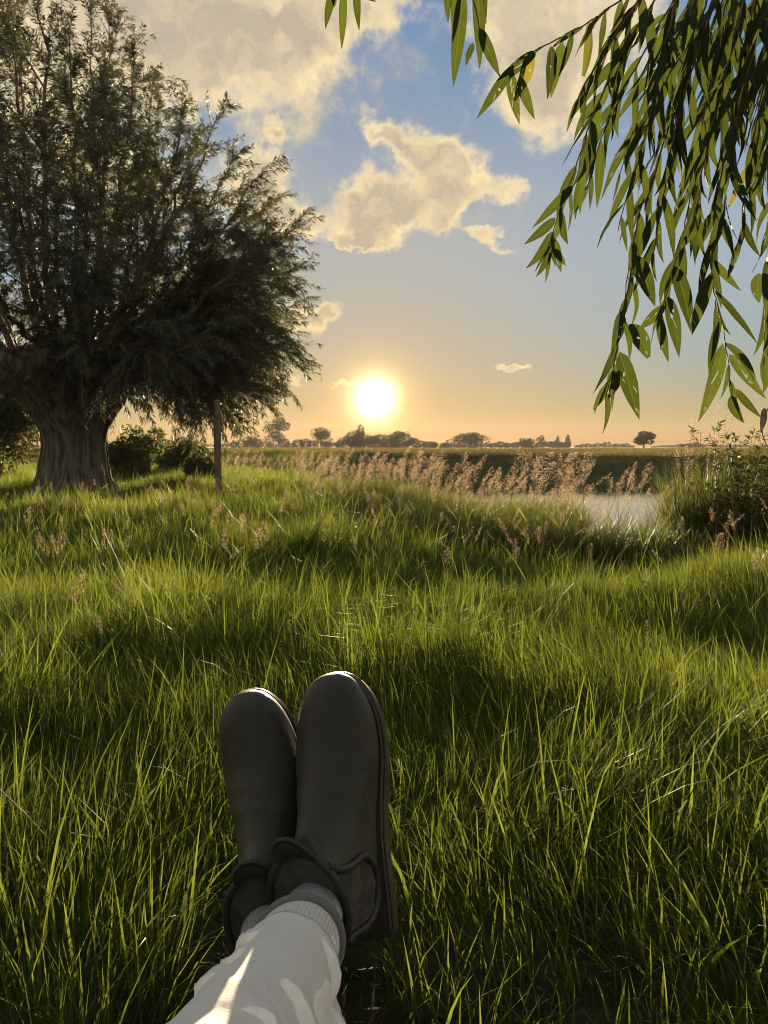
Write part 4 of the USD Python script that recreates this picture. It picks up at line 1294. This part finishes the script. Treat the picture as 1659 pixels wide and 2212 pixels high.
# ------------------------------------------------------------------ the person: crossed legs in pale trousers and rubber boots
def fabric(name, c1, c2, weave=900.0, depth=0.0006, rib=None):
    g = Graph()
    o = g.add('texture_coordinate', 'object')
    n = g.add('noise_texture', 'fac', vector=o, scale=60.0, detail=6.0)
    col = g.mixc(n, tuple(c1), tuple(c2))
    h = g.add('noise_texture', 'fac', vector=o, scale=weave, detail=2.0)
    if rib:
        uv = g.add('attribute', 'vector', attribute='st')
        u = g.add('separate_xyz', 'x', vector=uv)
        w = g.m('sine', g.m('multiply', u, 6.2832 * rib))
        h = g.m('multiply_add', w, 0.8, h)
        col = g.mixc(g.ss(w, -1.0, 0.2, 0.30, 0.0), col, tuple(np.array(c1) * .55))
    b = g.add('bump', 'normal', height=h, strength=0.6, distance=depth)
    p = g.add('principled_bsdf', 'BSDF', base_color=col, roughness=0.9, specular_ior_level=0.15, sheen_weight=0.15, normal=b)
    return g.material(name, surface=p)


TROUSER = fabric('trouser_cotton', (0.60, 0.575, 0.54), (0.68, 0.655, 0.62))
CUFF = fabric('ribbed_cuff', (0.60, 0.575, 0.54), (0.68, 0.655, 0.62), rib=64, depth=0.0012)
HEM = fabric('cuff_hem', (0.075, 0.080, 0.082), (0.11, 0.115, 0.118))
SOCK = fabric('grey_sock', (0.20, 0.23, 0.25), (0.29, 0.32, 0.34), rib=56, depth=0.001)
def rubber():
    g = Graph()
    o = g.add('texture_coordinate', 'object')
    n = g.add('noise_texture', 'fac', vector=o, scale=26.0, detail=7.0, roughness=0.62)
    n2 = g.add('noise_texture', 'fac', vector=o, scale=140.0, detail=4.0)
    mud = g.ss(n, 0.50, 0.72)
    col = g.mixc(mud, (0.014, 0.014, 0.010), (0.030, 0.024, 0.015))
    scuff = g.ss(n2, 0.66, 0.74)
    col = g.mixc(g.m('multiply', scuff, 0.5), col, (0.055, 0.050, 0.040))
    b = g.add('bump', 'normal', height=g.m('multiply_add', n, 1.5, n2), strength=0.5, distance=0.0012)
    p = g.add('principled_bsdf', 'BSDF', base_color=col, roughness=g.m('multiply_add', mud, 0.25, 0.46), specular_ior_level=0.3, normal=b)
    return g.material('boot_rubber', surface=p)


RUBBER = rubber()
SOLE = plain('boot_sole', (0.022, 0.020, 0.015), (0.045, 0.036, 0.024), scale=22, rough=0.6, bump=0.001, bscale=80)
ELASTIC = plain('boot_elastic', (0.022, 0.020, 0.018), (0.050, 0.042, 0.034), scale=40, rough=0.9, bump=0.001, bscale=160)
LINING = plain('boot_lining', (0.03, 0.028, 0.024), (0.05, 0.046, 0.04), scale=60, rough=0.95)

RINGS = np.array([  # top x, top z, bottom x, bottom z, half width, lateral shift
    (.2985, .027, .2975, .020, .006, -.006), (.2960, .036, .2945, .012, .016, -.006), (.290, .048, .287, .005, .0265, -.006), (.279, .060, .275, 0, .0365, -.005), (.262, .069, .257, 0, .0450, -.004), (.236, .076, .230, 0, .0510, -.002),
    (.205, .082, .198, 0, .0525, 0), (.178, .092, .168, 0, .0495, .001), (.152, .104, .135, 0, .0455, .002), (.132, .117, .10, 0, .0425, .002), (.118, .132, .06, 0, .0415, .001), (.110, .146, .022, .002, .0410, 0), (.106, .156, .000, .022, .0405, 0), (.103, .164, -.005, .055, .0405, 0), (.101, .170, -.003, .090, .0415, 0), (.100, .170, -.002, .112, .043, 0), (.101, .172, -.004, .122, .0445, 0)])


def boot_surface(s, phi, grow=0.0):
    """A point on the upper: s from toe (0) to collar (1), phi round it from the front/top (0) to the back/sole (pi)."""
    s, phi = np.asarray(s, float), np.asarray(phi, float)
    ss = np.linspace(0, 1, len(RINGS))
    r = PchipInterpolator(ss, RINGS)(s)
    c, sn = np.cos(phi), np.sin(phi)
    low = smoothstep(0.75, 0.55, s) * (c < 0)
    e = 1.0 - 0.42 * low
    cc = np.sign(c) * np.abs(c) ** e
    sy = np.sign(sn) * np.abs(sn) ** (1.0 - 0.30 * low)
    mx, mz = (r[..., 0] + r[..., 2]) / 2, (r[..., 1] + r[..., 3]) / 2
    hx, hz = (r[..., 0] - r[..., 2]) / 2, (r[..., 1] - r[..., 3]) / 2
    ln = np.sqrt(hx ** 2 + hz ** 2) + 1e-9
    x = mx + hx * cc * (1 + grow / ln)
    z = mz + hz * cc * (1 + grow / ln)
    y = r[..., 5] + (r[..., 4] + grow) * sy
    return np.stack([x, y, z], -1)


def outline(offset, m=80):
    """The sole's outline in x, y."""
    import shapely
    ss = np.linspace(0, .78, 60)
    r = PchipInterpolator(np.linspace(0, 1, len(RINGS)), RINGS)(ss)
    x = np.minimum(r[:, 2], r[:, 0])
    a = np.concatenate([np.stack([x, r[:, 5] + r[:, 4]], -1), np.stack([x, r[:, 5] - r[:, 4]], -1)[::-1]])
    body = shapely.MultiPoint(a).convex_hull
    waist = shapely.Polygon(a).buffer(0)
    if waist.geom_type != 'Polygon':
        waist = max(waist.geoms, key=lambda q: q.area)
    shape = waist.union(shapely.Point(.035, 0).buffer(.041)).buffer(.012).buffer(-.012).buffer(offset)
    ring = np.array(shape.exterior.coords)
    d = np.concatenate([[0], np.cumsum(np.linalg.norm(np.diff(ring, axis=0), axis=1))])
    q = np.linspace(0, d[-1], m + 1)[:-1]
    return np.stack([np.interp(q, d, ring[:, 0]), np.interp(q, d, ring[:, 1])], -1)


def lift(x):
    """Toe spring of the sole."""
    return 0.020 * smoothstep(.19, .30, x) ** 1.3


def build_boot(person, frame, mirror, label):
    """frame(points): boot space (x to the toe, z up the shaft) -> world."""
    x_ = UsdGeom.Xform.Define(stage, numbered(f'{person.GetPath()}/boot'))
    tag(x_.GetPrim(), label)

    def add(name, v, f, mat, smooth=40, lab=None):
        v = np.asarray(v, float) * [1, .93 * mirror, 1]
        f = np.asarray(f)
        if mirror < 0:
            f = f[:, ::-1]
        return part(x_, name, (frame(v), f), mat, smooth=smooth, label=lab)

    s, ph = np.linspace(0, 1, 70), np.linspace(0, 2 * np.pi, 73)[:-1]
    S, PH = np.meshgrid(s, ph, indexing='ij')
    P = boot_surface(S, PH)
    # toe spring, creases over the ball of the foot, and soft unevenness
    P[..., 2] += lift(P[..., 0]) * (P[..., 2] < .09)
    crease = 0.0016 * np.sin((P[..., 0] - .15) * 210) * np.exp(-((P[..., 0] - .165) / .022) ** 2) * (np.cos(PH) > .1)
    P[..., 2] += crease
    P += (meshkit.fbm(P * 22, 3, 4)[..., None] - .5) * .0028
    outer = P
    inner = boot_surface(np.linspace(1, .72, 12)[:, None] + 0 * ph[None], ph[None] + 0 * np.linspace(0, 1, 12)[:, None], -.0035)
    v1, f1 = quads(outer, True, False)
    c = len(v1)
    v1 = np.vstack([v1, P[0].mean(0)])
    q = np.arange(72)
    f1 = np.vstack([f1, np.stack([(q + 1) % 72, q, np.full(72, c)], -1)])
    n = np.cross(v1[f1[500, 1]] - v1[f1[500, 0]], v1[f1[500, 2]] - v1[f1[500, 0]])
    add('upper', v1, f1, RUBBER, smooth=True)
    v2, f2 = quads(inner, True, True)
    add('lining', v2, f2, LINING, smooth=True)
    rim = boot_surface(np.full(61, 1.0), np.linspace(0, 2 * np.pi, 61), -.001)
    v, f = tube(rim, .0042, 8, False)
    add('collar', v, f, RUBBER, smooth=True)
    # sole with heel block and a ridged rand round the edge
    o = outline(.0015)
    rows = []
    for z, off in ((-.017, -.002), (-.015, 0.0), (-.004, 0.0), (.004, -.0012), (.006, -.003)):
        k = outline(.0012 + off)
        rows.append(np.column_stack([k, z + lift(k[:, 0])]))
    v, f = quads(np.array(rows), True, True)
    add('sole', v, f, SOLE)
    for zz in (.004, .014):
        k = outline(.0012 if zz < .01 else .0004)
        loop = np.column_stack([k, zz + lift(k[:, 0])])
        loop = loop[(loop[:, 0] > .0)]
        i0 = np.argmax(np.linalg.norm(np.diff(np.vstack([loop, loop[:1]]), axis=0), axis=1)) + 1
        loop = np.roll(loop, -i0, axis=0)
        v, f = tube(loop, .0024, 6)
        add('rand', v, f, SOLE, smooth=True)
    # elastic gusset at each ankle: a rounded U hanging from the collar, with a raised border
    for sgn in (1, -1):
        centre = sgn * math.pi * .50
        m = 30
        u = np.linspace(-1, 1, m)
        depth = .36 * (1 - np.abs(u) ** 3.2)
        path_s, path_p = 1.0 - depth, centre + u * .74
        rows = []
        for t in np.linspace(0, 1, 14):
            g = boot_surface(1 - depth * t, path_p, .0012)
            g += (np.sin(u * 26 + 2 * np.sin(t * 5)) * .0007)[:, None] * np.array([0, sgn, 0])
            rows.append(g)
        v, f = quads(np.array(rows), False, False)
        add('gusset', v, f, ELASTIC, smooth=True)
        v, f = tube(boot_surface(path_s, path_p, .0026), .0042, 8)
        add('gusset_border', v, f, RUBBER, smooth=True)
    # rounded pull tabs standing up at the front and the back of the collar
    for (centre, hgt, wid, flare) in ((0.0, .026, .52, .014), (math.pi, .024, .45, -.008)):
        u = np.linspace(-1, 1, 17)
        rows_o, rows_i = [], []
        for t in np.linspace(0, 1, 9):
            wide = wid * math.sqrt(max(0.0, 1 - (t * .97) ** 2.6))
            b = boot_surface(np.ones(17), centre + u * wide, 0.0)
            b = b + np.array([flare * t ** 1.5, 0, hgt * t])
            rows_o.append(b), rows_i.append(b - np.array([.0035 * math.cos(centre), 0, 0]))
        vo, fo = quads(np.array(rows_o), False, False)
        vi, fi = quads(np.array(rows_i), False, False)
        edge = np.concatenate([np.array(rows_o)[:, 0], np.array(rows_o)[::-1][:, -1]])
        v, f = join([(vo, fo), (vi, fi[:, ::-1]), tube(edge, .0026, 6)])
        add('pull_tab', v, f, RUBBER, smooth=True)


def basis(toe, xl, zl):
    xl = np.asarray(xl, float) / np.linalg.norm(xl)
    zl = np.asarray(zl, float) - xl * np.dot(xl, zl)
    zl /= np.linalg.norm(zl)
    yl = np.cross(zl, xl)
    o = np.asarray(toe, float) - .29 * xl - .03 * zl
    return o, np.stack([xl, yl, zl]), lambda v: o + np.asarray(v) @ np.stack([xl, yl, zl])


def leg_tube(path, radii, rings=150, sides=96, fold=1.0, seed=0, start=0.0):
    """A trouser leg: an uneven tube with gathers near the ankle and long slanting folds."""
    c = spline(path, rings)
    r = PchipInterpolator(np.linspace(0, 1, len(radii)), radii)(np.linspace(0, 1, rings))
    tg = np.gradient(c, axis=0)
    tg /= np.linalg.norm(tg, axis=1, keepdims=True)
    up = np.array([0, 0, 1.0])
    a = np.cross(tg, up)
    a /= np.linalg.norm(a, axis=1, keepdims=True)
    b = np.cross(a, tg)
    s = np.concatenate([[0], np.cumsum(np.linalg.norm(np.diff(c, axis=0), axis=1))])
    th = np.linspace(0, 2 * np.pi, sides + 1)[:-1]
    TH, Sg = np.meshgrid(th, s)
    warp = meshkit.fbm(np.stack([np.cos(TH) * 1.4, np.sin(TH) * 1.4, Sg * 9], -1), 3, seed) - .5
    patch = smoothstep(.30, .62, meshkit.noise(np.stack([np.cos(TH) * 1.3 + seed, np.sin(TH) * 1.3, Sg * 13], -1), seed))
    ph = Sg * 150 - TH * 3.4 + warp * 9
    g1 = (1 - np.abs(np.sin(ph / 2))) ** 1.4 - .36
    env = smoothstep(0, .02, Sg) * np.exp(-((Sg - .04) / .085) ** 2)
    ph2 = Sg * 62 - TH * 2.2 + warp * 7 + 1.0
    g2 = (1 - np.abs(np.sin(ph2 / 2))) ** 1.6 - .34
    disp = fold * (.0080 * g1 * env * patch + .0075 * g2 * smoothstep(.02, .08, Sg) * patch + .008 * warp)
    R = r[:, None] + disp
    rings_ = c[:, None] + R[..., None] * (np.cos(TH)[..., None] * a[:, None] + np.sin(TH)[..., None] * b[:, None])
    return rings_, TH, Sg


def build_person():
    t = thing('person', 'person reclining on the grass, crossed legs in pale trousers and dark rubber boots', 'person')
    oA, bA, frameA = basis((-.064, .950, .325), (-.105, .44, .89), (-.31, -.86, .35))
    oB, bB, frameB = basis((-.166, .967, .300), (-.185, .36, .92), (-.02, -.92, .30))
    build_boot(t, frameA, 1, 'boot of the upper leg, its ankle elastic turned to the camera')
    build_boot(t, frameB, -1, 'boot of the lower leg, half hidden, with a sunlit toe rim')
    ankA, ankB = frameA(np.array([[.050, 0, .12]]))[0], frameB(np.array([[.050, 0, .12]]))[0]
    inA, inB = frameA(np.array([[.055, 0, .06]]))[0], frameB(np.array([[.055, 0, .06]]))[0]
    kneeA, kneeB = np.array([-.120, .36, .215]), np.array([-.018, .42, .065])
    hipA, hipB = np.array([-.17, -.08, .12]), np.array([.02, -.08, .12])
    def mix(a, b, k):
        return a + (b - a) * k
    for (ank, inn, knee, hip, seed) in ((ankA, inA, kneeA, hipA, 3), (ankB, inB, kneeB, hipB, 8)):
        low = seed == 8
        L = np.linalg.norm(knee - ank)
        d = (knee - ank) / L
        c0, c1 = ank + d * .094, ank + d * .136
        # sock
        rings, TH, Sg = leg_tube([inn, ank, ank + d * .05, ank + d * .12], [.029, .030, .032, .034], 40, 80, .25, seed)
        v, f = quads(rings, True, True)
        uv = np.zeros((len(v), 2))
        uv[:rings.shape[0] * 80, 0] = (TH / (2 * np.pi)).ravel()
        uv[:rings.shape[0] * 80, 1] = Sg.ravel()
        part(t, 'sock', (v, f), SOCK, smooth=True, uv=uv)
        # rolled hem and ribbed cuff
        tilt = np.array([0, 0, 1.0])
        side = np.cross(d, tilt)
        side /= np.linalg.norm(side)
        upv = np.cross(side, d)
        a = np.linspace(0, 2 * np.pi, 61)
        hem = c0 + .0378 * (np.cos(a)[:, None] * side + np.sin(a)[:, None] * upv) + d * (.010 * np.cos(a + .6))[:, None]
        v, f = tube(hem, .0058, 8, False)
        part(t, 'hem', (v, f), HEM, smooth=True)
        rings, TH, Sg = leg_tube([c0 - d * .001, mix(c0, c1, .5), c1 + d * .01], [.0385, .0400, .0430], 40, 96, .25, seed + 1)
        k = (.010 * np.cos(TH + math.pi * 1.0 + .6))[..., None] * d * (1 - smoothstep(0, .05, Sg))[..., None]
        rings = rings - k
        v, f = quads(rings, True, False)
        uv = np.stack([(TH / (2 * np.pi)).ravel(), Sg.ravel()], -1)
        part(t, 'cuff', (v, f), CUFF, smooth=True, uv=uv)
        # trouser leg, full enough to blouse over the cuff
        p0 = c1 - d * .006
        path = [p0, p0 + d * .03, p0 + d * .09, p0 + d * .17, knee + [0, .03, 0], knee - [0, .06, .0], mix(knee, hip, .55), hip]
        rad = [.0445, .0505, .059, .069, .078, .080, .092, .105]
        if low:
            rad = [.0445, .048, .052, .056, .068, .080, .092, .105]
        rings, TH, Sg = leg_tube(path, rad, 170, 110, 1.0, seed + 2)
        rings[..., 2] = np.maximum(rings[..., 2], .012)
        LEGS.append(quads(rings, True, True))
    hips = trimesh.creation.icosphere(4, 1.0)
    hv = hips.vertices * [.20, .15, .125] + [-.11, -.14, .135]
    LEGS.append((hv, hips.faces))
    v, f = join(LEGS)
    part(t, 'trousers', (v, f), TROUSER, smooth=True)


LEGS = []
build_person()

# ------------------------------------------------------------------ evening haze
def build_haze():
    g = Graph()
    v = g.add('principled_volume', 'volume', color=(0.95, 0.93, 0.90), density=0.00008, anisotropy=0.45)
    mat = g.material('evening_haze', volume=v)
    b = trimesh.creation.box([1100.0, 640.0, 19.0])
    b.apply_translation([0, 270, 19.0 / 2 - 2.2])
    m = part(None, 'haze', b, mat)
    tag(m.GetPrim(), 'thin golden evening haze over the meadow', kind='stuff')


build_haze()
